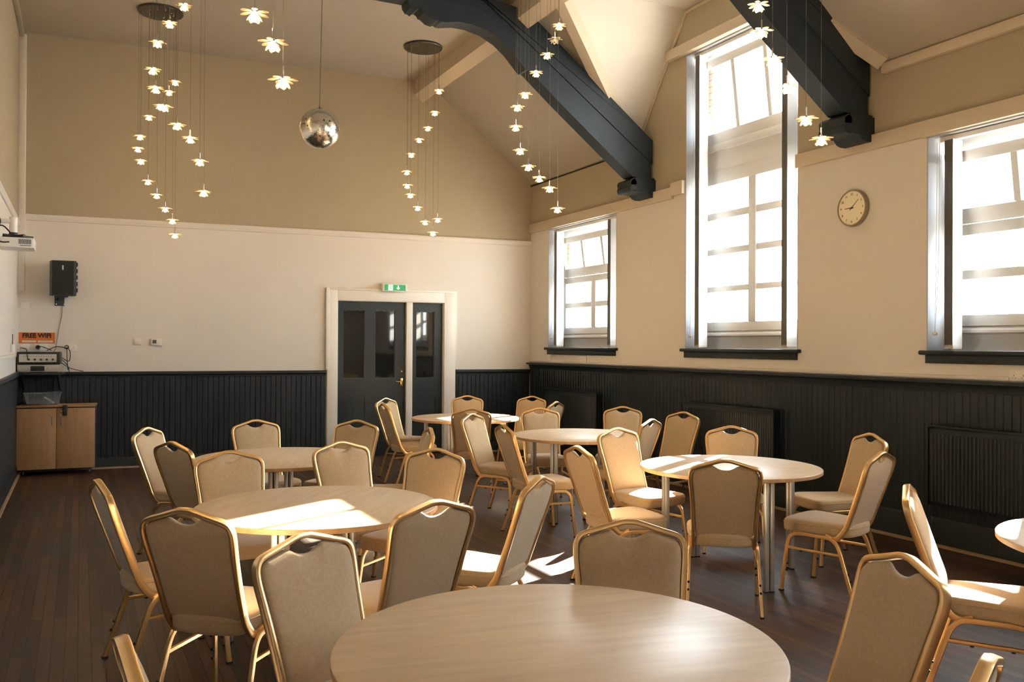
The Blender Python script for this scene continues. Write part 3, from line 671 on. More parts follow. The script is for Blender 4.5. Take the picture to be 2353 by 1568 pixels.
# (x, y, facing angle, label, group)
CH = [
 (3.593, 4.277, 0.919, 'beige chair with its plain back square to us, before the sun-striped table', 'chairs at the sun-striped table'),
 (4.429, 4.200, 1.888, 'nearer of the two chairs at the right end of the sun-striped table', 'chairs at the sun-striped table'),
 (5.112, 4.839, 2.897, 'farther of the two chairs at the right end of the sun-striped table', 'chairs at the sun-striped table'),
 (4.650, 5.410, -2.235, 'wide golden chair behind the sun-striped table, before the middle radiator', 'chairs at the sun-striped table'),
 (3.925, 5.574, -1.434, 'pale sunlit chair facing us at the left end of the sun-striped table', 'chairs at the sun-striped table'),
 (3.274, 4.921, -0.061, 'chair with back to us and sunlit seat, left front of the sun-striped table', 'chairs at the sun-striped table'),
 (0.600, 3.958, 0.862, 'large beige chair with its plain back to us, left front of the left table', 'chairs at the left front table'),
 (0.415, 4.722, 0.180, 'beige chair seen from its side, leftmost chair of the near part of the room', 'chairs at the left front table'),
 (0.860, 5.256, -1.469, 'beige chair facing us behind the left front table, beside a dark-backed chair', 'chairs at the left front table'),
 (1.785, 4.985, -2.448, 'golden beige chair facing us at the right end of the left front table', 'chairs at the left front table'),
 (1.283, 3.782, 1.788, 'beige chair with its back to us, right front of the left table', 'chairs at the left front table'),
 (1.864, 4.129, 2.262, 'chair seen edge-on with strong sun on its seat, right of left front table', 'chairs at the left front table'),
 (1.665, 5.500, -1.35, 'pale beige chair facing us behind the left front table, overlapping a chair behind it', 'chairs at the left front table'),
 (0.853, 6.436, 0.505, 'chair with dark shaded back turned to us, left of the far left table', 'chairs at the far left table'),
 (1.425, 7.480, -1.422, 'beige chair facing us behind the far left table, against the dark panelling', 'chairs at the far left table'),
 (0.749, 7.227, -0.604, 'chair with pale grey-lit front, farthest left at the far left table', 'chairs at the far left table'),
 (1.950, 7.195, -2.324, 'beige chair facing us at the right end of the far left table', 'chairs at the far left table'),
 (2.175, 6.590, 2.95, 'chair seen exactly edge-on, only its thin top showing left of centre', 'chairs at the far left table'),
 (3.593, 10.111, -0.963, 'pale chair in front of the dark door, the rear one of a close pair', 'chairs at the back table'),
 (3.408, 9.437, -0.033, 'chair with golden back in front of the door, front one of a close pair', 'chairs at the back table'),
 (4.433, 10.223, -1.990, 'beige chair facing us behind the back table, beside the white door frame', 'chairs at the back table'),
 (3.815, 8.665, 1.143, 'golden beige chair with its back to us in front of the back table', 'chairs at the back table'),
 (5.046, 9.909, -2.500, 'beige chair facing us near the corner, right end of the back table', 'chairs at the back table'),
 (4.859, 9.265, 2.166, 'narrow side-on chair in front of the corner radiator', 'chairs at the back table'),
 (3.587, 7.428, -0.946, 'pale lit chair facing right at the left end of the centre table', 'chairs at the centre table'),
 (3.514, 6.531, -0.089, 'golden beige chair with its back to us, left front of the centre table', 'chairs at the centre table'),
 (4.285, 7.834, -1.855, 'pale beige chair facing us behind the centre table', 'chairs at the centre table'),
 (5.105, 7.742, -2.289, 'beige chair facing us at the right rear of the centre table, between two radiators', 'chairs at the centre table'),
 (4.480, 6.800, 2.068, 'sparkling sunlit chair turned away, right of the centre table', 'chairs at the centre table'),
 (5.133, 7.023, 3.369, 'beige chair turned left in front of the middle radiator, left of a wider chair', 'chairs at the centre table'),
 (1.701, 2.468, -2.098, 'dark shaded beige chair facing us across the nearest table', 'chairs at the nearest table'),
 (2.030, 2.011, 2.886, 'large dark beige chair cut off by the bottom edge, right of the nearest table', 'chairs at the nearest table'),
 (1.575, 1.510, 2.029, 'chair top with a glinting corner at the bottom right edge', 'chairs at the nearest table'),
 (0.431, 2.140, 0.066, 'chair top seen edge-on at the bottom left edge', 'chairs at the nearest table'),
 (0.843, 2.736, -1.135, 'large grey-beige chair facing us at the left of the nearest table', 'chairs at the nearest table'),
 (3.752, 2.619, -0.968, 'chair with bright sunlit seat at the right edge, beside a glaring table', 'chairs at the right edge table'),
 (3.620, 1.930, 0.35, 'sliver of a chair back at the right edge, in front of the glaring table', 'chairs at the right edge table'),
]
for i, (x, y, th, lab, grp) in enumerate(CH):
    o = proto if i == 0 else copy_tree(proto)
    o.location = (x, y, 0); o.rotation_euler = (0, 0, th-PI/2)
    tag(o, lab, 'chair', grp)

# ------------------------------------------------------------------ tables
TZ, TR = 0.76, 0.626
def make_table():
    t = thing('round_table', 'round table', 'table', I4)
    m = MB(); m.lathe([(0, TZ), (TR-0.004, TZ), (TR-0.0015, TZ-0.0015), (TR, TZ-0.004)], 96, 0)
    m.lathe([(TR, TZ-0.004), (TR, TZ-0.024), (TR-0.003, TZ-0.027), (0, TZ-0.027)], 96, 1); m.build('tabletop', [M['maple'], M['mapleedge']], t)
    for k in range(4):
        a = k*PI/2; m = MB(); T = Matrix.Rotation(a, 4, 'Z') @ Matrix.Translation((0.495, 0, 0))
        for dy in (-0.019, 0.019): m.box(-0.014, 0.014, dy-0.016, dy+0.016, 0.008, TZ-0.027, 0, bev=0.004); m.box(-0.013, 0.013, dy-0.015, dy+0.015, 0.0, 0.012, 1)
        m.box(-0.008, 0.008, -0.003, 0.003, 0.02, TZ-0.03, 1)  # dark filler paints in the shade of the gap between the bars
        m.build('leg', [M['alu'], M['rubber']], t, T=T)
    m = MB()
    for a in (0, PI/2): m.box(-0.49, 0.49, -0.015, 0.015, TZ-0.062, TZ-0.027, T=Matrix.Rotation(a, 4, 'Z'))
    m.build('underframe', M['alu'], t)
    return t
tp = make_table()
TBL = [(1.208, 2.139, -10, 'large pale wooden round table filling the bottom centre, nearest to us'),
       (1.125, 4.552, 55, 'round table with a bright patch of sun, on the left behind the nearest one'),
       (1.358, 6.609, 72, 'round wooden table farthest to the left, behind the left front one'),
       (4.115, 4.827, -10, 'round table on the right crossed by stripes of sunlight'),
       (4.248, 7.121, 32.5, 'pale round table in the middle of the room, behind the striped one'),
       (4.047, 9.378, 47, 'small looking round table at the back beside the dark door'),
       (4.169, 2.112, 75, 'glaring white sunlit round table cut by the right edge')]
for i, (x, y, a, lab) in enumerate(TBL):
    o = tp if i == 0 else copy_tree(tp)
    o.location = (x, y, 0); o.rotation_euler = (0, 0, math.radians(a)); tag(o, lab, 'table', 'round wooden tables')
    if i == 4:      # one leg of this table stands aside from the tucked-in chair
        lg = [c_ for c_ in o.children if c_.name.startswith('leg')][3]; lg.matrix_local = Matrix.Rotation(math.radians(-50), 4, 'Z') @ Matrix.Translation((0.495, 0, 0))

# ------------------------------------------------------------------ chandeliers
def flower(parent, x, y, z, lit=True, rot=0.0):
    m = MB()
    def petal(a, tilt, ln, wd):
        pts = [(0, 0.004), (0.25, 0.30), (0.55, 0.5), (0.8, 0.42), (0.95, 0.2), (1.0, 0.0)]
        vs = []; fs = []; n_ = 10
        for u, hw in pts:
            for k in range(n_):
                an = 2*PI*k/n_; vs.append(Vector((0.012+ln*u, wd*hw*math.cos(an), 0.25*wd*hw*math.sin(an))))
        for i in range(len(pts)-1):
            for k in range(n_): fs.append((i*n_+k, i*n_+(k+1) % n_, (i+1)*n_+(k+1) % n_, (i+1)*n_+k))
        T = Matrix.Rotation(a+rot, 4, 'Z') @ Matrix.Rotation(tilt, 4, 'Y')
        m.add([T @ v for v in vs], fs)
    for k in range(6): petal(k*PI/3, math.radians(8), 0.068, 0.034)
    for k in range(6): petal(k*PI/3+PI/6, math.radians(52), 0.052, 0.030)
    o = m.build('petals', M['crystal'], parent, T=Matrix.Translation((x, y, z)), smooth=60)
    h_ = MB(); h_.lathe([(0.0, 0.062), (0.005, 0.062), (0.005, 0.012), (0.014, 0.010), (0.016, -0.006), (0.0, -0.008)], 12); h_.build('lamp_holder', M['chrome'], o)
    bb = MB(); bb.sphere((0, 0, -0.030), 0.021, 14, 10, sx=(1, 1, 1.15)); bb.build('bulb', M['bulb'] if lit else M['crystal'], o)
    return o
def chandelier(label, cx, cy, lamps, unlit=()):
    t = thing('pendant_cluster', label, 'ceiling light', Matrix.Translation((cx, cy, ZC)), 'crystal flower chandeliers')
    m = MB(); m.lathe([(0, 0), (0.245, 0), (0.25, -0.004), (0.25, -0.022), (0.244, -0.028), (0, -0.028)], 48)
    for k in range(10): a = 2*PI*k/10; m.lathe([(0.007, -0.028), (0.007, -0.036), (0, -0.038)], 8, 1, c=(0.14*math.cos(a), 0.14*math.sin(a), 0))
    m.build('canopy', [M['steel'], M['chrome']], t)
    for i, (x, y, z) in enumerate(lamps):
        lx, ly, lz = x-cx, y-cy, z+0.030-ZC
        flower(t, lx, ly, lz, i not in unlit, rot=i*0.7)
        m = MB(); m.tube([(lx, ly, -0.03), (lx+0.0015, ly, lz*0.33), (lx-0.0012, ly, lz*0.7), (lx, ly, lz+0.06)], 0.0014, 5); m.build('cable', M['lampcord'], t)
def spiral(cx, cy, r, ph, n, z0, z1):
    return [(cx+r*math.cos(ph+2*PI*k/n), cy+r*math.sin(ph+2*PI*k/n), z0+(z1-z0)*k/(n-1)) for k in range(n)]
G1 = [(4.154, 10.543, 4.894), (4.15, 10.683, 4.643), (4.088, 10.774, 4.455), (3.984, 10.819, 4.298), (3.869, 10.798, 4.087), (3.771, 10.687, 3.83), (3.766, 10.655, 3.649), (3.772, 10.552, 3.511), (3.839, 10.46, 3.341), (3.927, 10.423, 3.159), (4.039, 10.436, 3.029), (4.147, 10.546, 3.223)]
G2 = [(0.986, 10.985, 4.686), (0.921, 11.057, 4.577), (0.819, 11.09, 4.406), (0.703, 11.059, 4.256), (0.602, 10.95, 3.991), (0.58, 10.902, 3.838), (0.608, 10.85, 3.689), (0.679, 10.739, 3.442), (0.769, 10.694, 3.284), (0.862, 10.697, 3.137), (0.942, 10.739, 3.013), (0.974, 10.776, 2.853)]
G3 = [(0.90, 8.42, 5.0), (0.831, 8.476, 4.686), (0.709, 8.476, 4.505), (0.602, 8.407, 4.289), (0.559, 8.325, 4.017), (0.573, 8.165, 3.811), (0.636, 8.09, 3.641), (0.739, 8.046, 3.484), (0.848, 8.058, 3.382), (0.935, 8.119, 3.203), (0.979, 8.196, 2.945)]
G5 = [(4.296, 7.627, 4.81), (4.30, 7.722, 4.70), (4.26, 7.813, 4.565), (4.172, 7.884, 4.389), (4.056, 7.901, 4.155), (3.943, 7.852, 3.999), (3.875, 7.752, 3.767), (3.868, 7.639, 3.509), (3.911, 7.545, 3.337), (3.998, 7.48, 3.223), (4.105, 7.463, 3.128), (4.221, 7.51, 2.942)]
G4 = [(1.03, 4.80, 4.9), (0.96, 4.91, 4.7), (0.85, 4.95, 4.5), (0.72, 4.92, 4.3), (0.63, 4.82, 4.1), (0.62, 4.70, 3.9), (0.64, 4.62, 3.7), (0.70, 4.55, 3.45), (0.777, 4.514, 3.255), (0.869, 4.511, 3.12), (0.924, 4.529, 2.942)]
G6 = [(4.44, 4.45, 4.85), (4.36, 4.56, 4.65), (4.24, 4.60, 4.45), (4.12, 4.56, 4.15), (4.035, 4.461, 3.863), (4.024, 4.419, 3.674), (4.03, 4.323, 3.459), (4.075, 4.24, 3.264), (4.176, 4.174, 3.053), (4.31, 4.175, 2.939)]
chandelier('crystal flower pendants in a spiral under a round plate, in front of the door wall', 3.96, 10.62, G1)
chandelier('crystal flower pendants in a spiral, farthest left near the back corner', 0.81, 10.89, G2)
chandelier('crystal flower pendants curving down to the right, overlapping the far left cluster', 0.77, 8.26, G3)
chandelier('crystal flower pendants hanging left of the mirror ball, the lamps nearest to us', 0.83, 4.73, G4)
chandelier('crystal flower pendants in front of the far roof truss', 4.08, 7.68, G5, unlit=(1,))
chandelier('crystal flower pendants in front of the tall window and near truss', 4.24, 4.38, G6)

# ------------------------------------------------------------------ mirror ball
t = thing('mirror_ball', 'round mirrored disco ball hanging on a thin cord from the roof beam', 'disco ball', Matrix.Translation((2.165, 8.80, 3.80)))
# position on the ray of the photo at the truss plane
R0 = 0.203; m = MB(); m.sphere((0, 0, 0), R0-0.004, 40, 24); m.build('core', M['black'], t)
m = MB(); rows = 44
for i in range(1, rows):
    ph = PI*i/rows; nn_ = max(4, int(2*PI*math.sin(ph)/(PI/rows)))
    for j in range(nn_):
        th = 2*PI*(j+0.5*(i % 2))/nn_
        if random.random() < 0.012: continue
        nv = Vector((math.sin(ph)*math.cos(th), math.sin(ph)*math.sin(th), math.cos(ph)))
        tl = nv.copy() + Vector([random.uniform(-1, 1)*0.035 for _ in range(3)]); tl.normalize()
        e1 = tl.cross(Vector((0, 0, 1))).normalized(); e2 = tl.cross(e1); hs = R0*PI/rows*0.47; c_ = nv*R0
        m.add([c_+e1*a_*hs+e2*b_*hs for a_, b_ in ((-1, -1), (1, -1), (1, 1), (-1, 1))], [(0, 1, 2, 3)])
m.build('mirror_tiles', M['mirror'], t, smooth=0)
m = MB(); m.lathe([(0.03, R0-0.006), (0.028, R0+0.006), (0.008, R0+0.008), (0.006, R0+0.03), (0, R0+0.031)], 16); m.build('cap', M['steel'], t)
m = MB(); m.tube([(0, 0, R0+0.03), (0.022, 0.0, 1.46)], 0.004, 6); m.build('cord', M['lampcord'], t)

# ------------------------------------------------------------------ clock
t = thing('wall_clock', 'round cream wall clock with black hands between the windows', 'clock', FR @ Matrix.Translation((5.632, 0, 2.852)))
Rc = 0.165; m = MB(); m.lathe([(Rc, 0), (Rc, 0.035), (Rc-0.006, 0.046), (Rc-0.014, 0.046), (Rc-0.016, 0.036)], 56, ax='y'); m.build('case', M['clockrim'], t)
f = MB(); f.lathe([(0, 0.034), (Rc-0.0145, 0.034), (Rc-0.0145, 0.0385), (0, 0.0385)], 56, ax='y'); fo = f.build('clock_face', M['clockface'], t)
m = MB()
for k in range(1, 13):
    a = 2*PI*k/12; add_text(m, str(k), 0.030, -math.sin(a)*0.122, 0.039, math.cos(a)*0.122, depth=0.0005)
m.build('numerals', M['ink'], fo)
def hand(ang, ln, wd, tail):
    a = math.radians(ang); d = Vector((-math.sin(a), 0, math.cos(a))); n_ = Vector((d.z, 0, -d.x)); mm = MB()
    p = [-d*tail+n_*wd, d*ln+n_*wd*0.4, d*ln-n_*wd*0.4, -d*tail-n_*wd]
    mm.add([v+Vector((0, 0.041, 0)) for v in p]+[v+Vector((0, 0.043, 0)) for v in p], [(0, 1, 2, 3), (7, 6, 5, 4), (0, 4, 5, 1), (1, 5, 6, 2), (2, 6, 7, 3), (3, 7, 4, 0)]); mm.build('hand', M['ink'], t)
hand(270, 0.078, 0.0045, 0.022); hand(48, 0.105, 0.003, 0.025)
m = MB(); m.lathe([(0.008, 0.037), (0.008, 0.043), (0, 0.044)], 12, ax='y'); m.build('hub', M['ink'], t)

# ------------------------------------------------------------------ exit sign
t = thing('exit_sign', 'green and white lit exit sign with running figure and arrow above the door', 'sign', FB @ Matrix.Translation((2.175, 0.042, 2.43)))
m = MB(); m.box(-0.187, 0.187, 0, 0.075, -0.058, 0.060, bev=0.012); m.build('housing', M['plastic'], t)
m = MB(); m.box(-0.155, 0.155, 0.074, 0.078, -0.046, 0.040); g_ = m.build('sign_face', M['exitgreen'], t)
m = MB(); m.box(0.035, 0.100, 0.078, 0.0795, -0.042, 0.036)            # doorway on the viewer's left
m.prism([(-0.045, -0.034), (-0.075, -0.004), (-0.055, -0.004), (-0.052, 0.030), (-0.038, 0.030), (-0.035, -0.004), (-0.015, -0.004)], 0.078, 0.0795, lambda u, v, a: (u, a, v))
m.build('arrow', M['exitwhite'], g_)
m = MB(); cx = 0.066
m.lathe([(0, 0.0795), (0.007, 0.0795), (0.007, 0.081), (0, 0.081)], 12, c=(cx-0.004, 0, 0.024), ax='y')
for P_ in ([(cx, 0.014), (cx+0.006, -0.010)], [(cx, 0.012), (cx-0.020, 0.004), (cx-0.024, 0.012)], [(cx, 0.012), (cx+0.018, 0.010), (cx+0.020, -0.002)], [(cx+0.005, -0.010), (cx-0.012, -0.018), (cx-0.014, -0.034)], [(cx+0.006, -0.010), (cx+0.014, -0.024), (cx+0.026, -0.030)]):
    m.tube([(a_, 0.0805, z_) for a_, z_ in P_], 0.0035, 6)
m.build('running_figure', M['exitgreen'], g_)

# ------------------------------------------------------------------ small wall fittings on the back wall
def plate(name, label, cat, F, x, z, w_, h_, d=0.009, grp=None):
    t = thing(name, label, cat, F @ Matrix.Translation((x, 0, z)), grp)
    m = MB(); m.box(-w_/2, w_/2, 0, d, -h_/2, h_/2, bev=0.003); m.build('plate', M['plastic'], t); return t
t = plate('wall_sensor', 'small blank white square unit on the back wall, left of the thermostat', 'switch', FB, 5.568, 1.633, 0.085, 0.085, 0.022)
t = plate('thermostat', 'white rectangular thermostat with grey display on the back wall', 'thermostat', FB, 5.345, 1.626, 0.132, 0.088, 0.028)
m = MB(); m.box(0.0, 0.048, 0.028, 0.029, -0.018, 0.028); m.build('display', M['steel'], t)
t = plate('light_switch', 'double white switch plate below the trunking in the left corner', 'switch', FB, 6.86, 2.077, 0.10, 0.085, 0.010)
for x_ in (-0.03, 0.012): m = MB(); m.box(x_, x_+0.018, 0.010, 0.014, -0.014, 0.014); m.build('rocker', M['plastic'], t)
def socket(label, F, x, z):
    t = plate('power_socket', label, 'socket', F, x, z, 0.146, 0.086)
    for s in (-0.036, 0.036):
        m = MB()
        for dx, dz, w2, h2 in ((0, 0.004, 0.004, 0.009), (-0.011, -0.014, 0.007, 0.004), (0.011, -0.014, 0.007, 0.004)): m.box(s+dx-w2/2, s+dx+w2/2, 0.0088, 0.0095, dz-h2/2, dz+h2/2)
        m.build('pin_holes', M['black'], t)
        m = MB(); m.box(s-0.008, s+0.008, 0.009, 0.013, 0.018, 0.034, bev=0.001); m.build('rocker', M['plastic'], t)
    return t
socket('double white power socket behind the amplifier cables, right of the orange notice', FB, 6.355, 1.55)
socket('double white power socket directly under the orange notice', FB, 6.68, 1.556)
plate('light_switch', 'blank white plate under the left end of the orange notice', 'switch', FB, 6.862, 1.552, 0.10, 0.086)
socket('double white power socket on the right wall above the dark ledge', FR, 4.10, 1.395)
plate('junction_box', 'small cream box on the right wall below the small window, left one', 'junction box', FR, 11.30, 1.445, 0.10, 0.12, 0.02)
plate('junction_box', 'small cream box on the right wall below the small window, right one', 'junction box', FR, 10.32, 1.41, 0.17, 0.10, 0.02)
# orange notice
t = thing('notice', 'orange paper notice reading FREE WIFI above the amplifier', 'sign', FB @ Matrix.Translation((6.73, 0, 1.668)))
m = MB(); m.box(-0.2, 0.2, 0.001, 0.004, -0.069, 0.069); m.build('paper', M['orange'], t)
m = MB(); add_text(m, 'FREE WIFI', 0.075, 0, 0.005, 0.028, depth=0.0006, bold=0.0035, sxx=0.98); m.build('lettering', M['ink'], t)
for cx, ww in ((0.085, 0.155), (-0.095, 0.165)):
    m = MB(); m.box(cx-ww/2, cx+ww/2, 0.004, 0.0052, -0.055, -0.032); s_ = m.build('label_strip', M['paper'], t)
    m = MB(); x = cx-ww/2+0.012; pts = []
    while x < cx+ww/2-0.01: pts.append((x, 0.0056, -0.0435+0.005*math.sin(x*700)+random.uniform(-0.002, 0.002))); x += 0.004
    m.tube(pts, 0.0011, 4); m.build('handwriting', M['ink'], s_)

# speaker -----------------------------------------------------------
t = thing('wall_speaker', 'black loudspeaker on a bracket high on the back wall at the left', 'speaker', FB @ Matrix.Translation((6.475, 0, 2.40)) @ Matrix.Rotation(math.radians(14), 4, 'Z'))
m = MB(); m.prism([(0.135, 0.10), (0.135, 0.27), (-0.10, 0.33), (-0.135, 0.30), (-0.135, 0.10)], -0.205, 0.225, lambda u, v, a: (u, v, a)); m.build('cabinet', M['black'], t, smooth=20)
m = MB(); m.prism([(0.130, 0.272), (0.130, 0.276), (-0.096, 0.334), (-0.098, 0.328)], -0.19, 0.21, lambda u, v, a: (u, v, a))
for k in range(5): m.box(-0.150, -0.132, 0.20, 0.30, -0.16+0.08*k, -0.112+0.08*k)
m.build('grille', M['rubber'], t)
m = MB(); m.box(0.012, 0.026, 0.300, 0.3075, 0.11, 0.165); m.build('badge', M['panel'], t)
m = MB(); m.box(-0.062, 0.062, 0.0, 0.012, -0.325, -0.205, bev=0.002); m.box(-0.03, 0.03, 0.01, 0.14, -0.25, -0.205); m.box(-0.06, 0.08, 0.10, 0.20, -0.222, -0.204); m.build('bracket', M['black'], t)
m = MB()
for sx_ in (-0.045, 0.045):
    for sz_ in (-0.305, -0.225): m.lathe([(0.008, 0.012), (0.008, 0.016), (0, 0.017)], 10, c=(sx_, 0, sz_), ax='y')
m.build('bolt', M['chrome'], t)
m = MB(); m.tube([(6.445, 0.012, 2.08), (6.452, 0.012, 1.95), (6.485, 0.012, 1.78), (6.50, 0.012, 1.66), (6.515, 0.014, 1.55), (6.54, 0.05, 1.48)], 0.006, 6)
tag(m.build('speaker_cable', M['cable'], frame=FB), 'thin grey cable running down the wall from the loudspeaker to the amplifier', 'cable')

# shelf, amplifier, receiver ------------------------------------------
t = thing('wall_shelf', 'dark shelf on the wall panelling carrying the amplifier and receiver', 'shelf', FB @ Matrix.Translation((6.67, 0, 1.215)))
m = MB(); m.box(-0.27, 0.27, 0.046, 0.36, 0.0, 0.028, bev=0.002); m.build('board', M['navy'], t)
for xx in (-0.2, 0.2): m = MB(); m.prism([(0.019, 0), (0.30, 0), (0.019, -0.2)], xx-0.01, xx+0.01, lambda u, v, a: (a, u, v)); m.build('bracket', M['navy'], t)
t = thing('receiver', 'silver receiver with black display under the amplifier', 'receiver', FB @ Matrix.Translation((6.675, 0.06, 1.246)))
m = MB(); m.box(-0.225, 0.225, 0.0, 0.26, 0.006, 0.094, bev=0.003); m.build('housing', M['silver'], t)
m = MB(); m.box(-0.065, 0.085, 0.259, 0.262, 0.018, 0.078); m.build('display', M['screen'], t)
for k in range(4):
    m = MB(); m.lathe([(0.007, 0.26), (0.006, 0.272), (0, 0.272)], 12, c=(-0.10-0.03*k, 0, 0.058), ax='y'); m.build('knob', M['chrome'], t)
m = MB()
for xx in (-0.19, 0.19):
    for yy in (0.03, 0.23): m.lathe([(0.015, 0), (0.015, 0.007)], 12, c=(xx, yy, 0))
m.build('foot', M['rubber'], t)
t = thing('amplifier', 'black cased amplifier with cream control panel and knobs, on top of the receiver', 'amplifier', FB @ Matrix.Translation((6.675, 0.06, 1.341)))
m = MB(); m.box(-0.232, 0.232, 0.0, 0.25, 0.006, 0.155, bev=0.010); m.build('case', M['black'], t)
m = MB(); m.box(-0.195, 0.210, 0.249, 0.253, 0.032, 0.128); pn = m.build('control_panel', M['panel'], t)
for k in range(5):
    m = MB(); m.lathe([(0.013, 0.253), (0.011, 0.270), (0, 0.270)], 14, c=(0.105-0.065*k, 0, 0.062), ax='y'); m.build('knob', M['black'], pn)
m = MB()
for k in range(12): m.box(0.16-0.027*k-0.004, 0.16-0.027*k+0.004, 0.253, 0.2545, 0.098, 0.106)
m.build('markings', M['ink'], pn)
m = MB()
for pts in ([(6.60, 0.20, 1.51), (6.50, 0.22, 1.56), (6.42, 0.10, 1.55), (6.39, 0.04, 1.54)], [(6.44, 0.05, 1.42), (6.36, 0.10, 1.38), (6.35, 0.10, 1.50), (6.40, 0.03, 1.56)],
            [(6.44, 0.15, 1.36), (6.36, 0.12, 1.30), (6.28, 0.09, 1.27), (6.20, 0.06, 1.25)], [(6.44, 0.10, 1.40), (6.38, 0.10, 1.33), (6.36, 0.10, 1.26), (6.35, 0.08, 1.15), (6.36, 0.05, 0.9)], [(6.391, 0.035, 1.545), (6.385, 0.06, 1.40), (6.375, 0.06, 1.27)],
            [(6.90, 0.06, 1.545), (6.83, 0.16, 1.53), (6.80, 0.315, 1.48), (6.79, 0.32, 1.40)], [(6.72, 0.04, 1.55), (6.66, 0.12, 1.56), (6.55, 0.16, 1.515)]):
    m.tube([tuple(p) for p in catmull(pts, 5)], 0.005, 6)
tag(m.build('cable_bundle', M['rubber'], frame=FB), 'tangle of black cables beside and above the amplifier', 'cables')
for nm, xx, zz, lab in (('plug', 6.395, 1.555, 'black plug with light label in the socket right of the notice'), ('plug', 6.715, 1.553, 'round black plug in the socket under the notice')):
    t = thing(nm, lab, 'plug', FB @ Matrix.Translation((xx, 0.0095, zz)))
    m = MB(); m.lathe([(0, 0), (0.026, 0), (0.028, 0.01), (0.024, 0.035), (0, 0.036)], 18, ax='y'); m.build('plug_body', M['black'], t)
    if xx < 6.5: m = MB(); m.box(-0.016, 0.016, 0.036, 0.038, -0.006, 0.012); m.build('label_strip', M['panel'], t)
# router on the left wall
t = thing('wifi_router', 'white router box with black antenna on the left wall beside the notice', 'router', FL @ Matrix.Translation((-11.30, 0, 1.545)))
m = MB(); m.box(-0.10, 0.10, 0, 0.04, -0.045, 0.045, bev=0.006); m.build('housing', M['plastic'], t)
m = MB(); m.tube([(0.07, 0.02, 0.04), (0.07, 0.02, 0.16)], 0.004, 6); m.build('antenna', M['black'], t)
b = MB(); b.box(-11.75, -9.0, 0, 0.03, 1.44, 1.475, bev=0.003); struct(b.build('trim_22', M['lower'], frame=FL))

# projector ----------------------------------------------------------
PJ = (-0.505, 8.95, 2.475)
t = thing('projector', 'white projector hanging from an arm on the left wall', 'projector', Matrix.Translation(PJ))
m = MB(); m.box(-0.14, 0.14, -0.30, 0.02, -0.045, 0.045, bev=0.014); m.build('housing', M['plastic'], t)
m = MB()
for k in range(9): m.box(0.02+0.011*k, 0.027+0.011*k, -0.3015, -0.299, -0.012, 0.030)
m.box(0.03, 0.115, -0.3015, -0.299, -0.028, -0.022)
m.build('vent', M['steel'], t)
m = MB(); m.box(-0.11, 0.02, -0.22, -0.06, 0.045, 0.060); m.tube([(-0.10, -0.25, 0.066), (0.12, -0.12, 0.066)], 0.011, 8); m.tube([(-0.10, -0.05, 0.066), (0.06, -0.28, 0.066)], 0.011, 8); m.build('mount_plate', M['black'], t)
m = MB(); m.tube([(-0.03, -0.14, 0.10), (-0.03, -0.14, 0.235)], 0.033, 16); m.tube([(-0.190, -0.14, 0.20), (-0.03, -0.14, 0.20)], 0.022, 12); m.box(-0.195, -0.186, -0.20, -0.08, 0.12, 0.28); m.build('arm', M['plastic'], t)
m = MB(); m.lathe([(0.035, 0.06), (0.035, 0.10)], 16, c=(-0.03, -0.14, 0)); m.build('collar', M['black'], t)
m = MB(); m.tube([tuple(p) for p in catmull([(-0.19, -0.2, 0.25), (-0.17, -0.24, 0.27), (-0.12, -0.28, 0.18), (-0.15, -0.30, 0.08), (-0.12, -0.33, 0.0), (-0.05, -0.31, 0.0)], 5)], 0.006, 6)
m.tube([tuple(p) for p in catmull([(-0.19, -0.2, 0.22), (-0.18, -0.30, 0.12), (-0.10, -0.29, 0.14), (-0.02, -0.28, 0.05)], 5)], 0.006, 6); m.build('cable', M['rubber'], t)

# cabinet --------------------------------------------------------------
t = thing('storage_cabinet', 'beech two-door cabinet on castors in the back left corner', 'cabinet', FB @ Matrix.Translation((6.465, 0.055, 0)))
W2 = 0.425
m = MB(); m.box(-W2, W2, 0, 0.365, 0.075, 0.825); m.build('body', M['black'], t)
m = MB(); m.box(-W2-0.004, W2+0.004, -0.003, 0.392, 0.826, 0.848, bev=0.002); m.build('cabinet_top', M['beech'], t)
for s, a, c_ in ((1, 0.002, W2), (-1, -W2, -0.002)):
    m = MB(); m.box(a, c_, 0.366, 0.385, 0.078, 0.812, bev=0.0015); d_ = m.build('door', M['beech'], t)
    m = MB(); xh = 0.045 if s > 0 else -0.048; m.tube([tuple(p) for p in catmull([(xh, 0.385, 0.60), (xh, 0.402, 0.612), (xh, 0.410, 0.67), (xh, 0.402, 0.738), (xh, 0.385, 0.75)], 4)], 0.005, 8); m.build('handle', M['chrome'], d_)
    if s < 0:
        m = MB(); m.lathe([(0.009, 0.385), (0.009, 0.392), (0, 0.393)], 12, c=(-0.052, 0, 0.772), ax='y'); m.build('lock', M['brass'], d_)
m = MB()
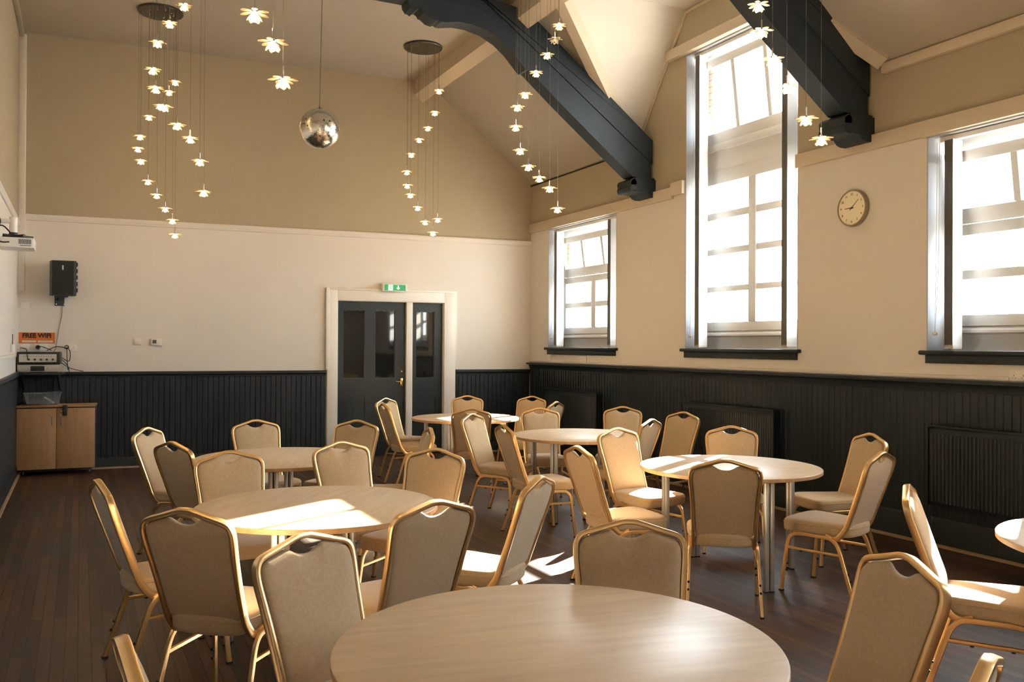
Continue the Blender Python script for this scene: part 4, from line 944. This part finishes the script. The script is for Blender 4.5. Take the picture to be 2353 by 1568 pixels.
for xx in (-0.36, 0.36):
    for yy in (0.06, 0.31): m.lathe([(0, -0.011), (0.026, -0.011), (0.030, -0.006), (0.030, 0.006), (0.026, 0.011), (0, 0.011)], 18, 0, c=(xx, yy, 0.030), ax='x'); m.box(xx-0.012, xx+0.012, yy-0.006, yy+0.018, 0.045, 0.076, 1)
m.build('castor', [M['steel'], M['black']], t)
t = thing('key_safe', 'small black combination key box on the right cabinet door', 'key box', FB @ Matrix.Translation((6.465-0.095, 0.055+0.3895, 0.79)))
m = MB(); m.box(-0.026, 0.026, 0, 0.030, -0.062, 0.062, bev=0.006); m.build('case', M['black'], t)
for k in range(4):
    m = MB(); m.lathe([(0.004, 0.030), (0.004, 0.034), (0, 0.034)], 8, c=(-0.010+0.02*(k % 2), 0, 0.02-0.022*(k//2)), ax='y'); m.build('dial', M['chrome'], t)
t = thing('plastic_tub', 'clear plastic storage tub standing on the cabinet', 'tub', FB @ Matrix.Translation((6.635, 0.20, 0.849)))
def tub(w0, w1, d0, d1, z0, z1):
    m = MB(); A = [(-w0, -d0, z0), (w0, -d0, z0), (w0, d0, z0), (-w0, d0, z0), (-w1, -d1, z1), (w1, -d1, z1), (w1, d1, z1), (-w1, d1, z1)]
    m.add(A, [(0, 1, 2, 3), (0, 4, 5, 1), (1, 5, 6, 2), (2, 6, 7, 3), (3, 7, 4, 0)]); return m
m = tub(0.165, 0.195, 0.10, 0.125, 0.002, 0.140); m.build('body', M['tub'], t)
m = MB(); m.tube([(-0.2, -0.13, 0.143), (0.2, -0.13, 0.143), (0.2, 0.13, 0.143), (-0.2, 0.13, 0.143)], 0.006, 6, closed=True); m.box(-0.2, 0.2, -0.13, 0.13, 0.141, 0.146); m.build('lid', M['tub'], t)
m = MB(); m.tube([(-0.12, 0.05, 0.02), (-0.01, -0.03, 0.085)], 0.012, 8); tag(m.build('paper_roll', M['paper'], frame=FB @ Matrix.Translation((6.635, 0.20, 0.849))), 'pale roll lying inside the clear plastic tub', 'roll')

bpy.context.view_layer.update()
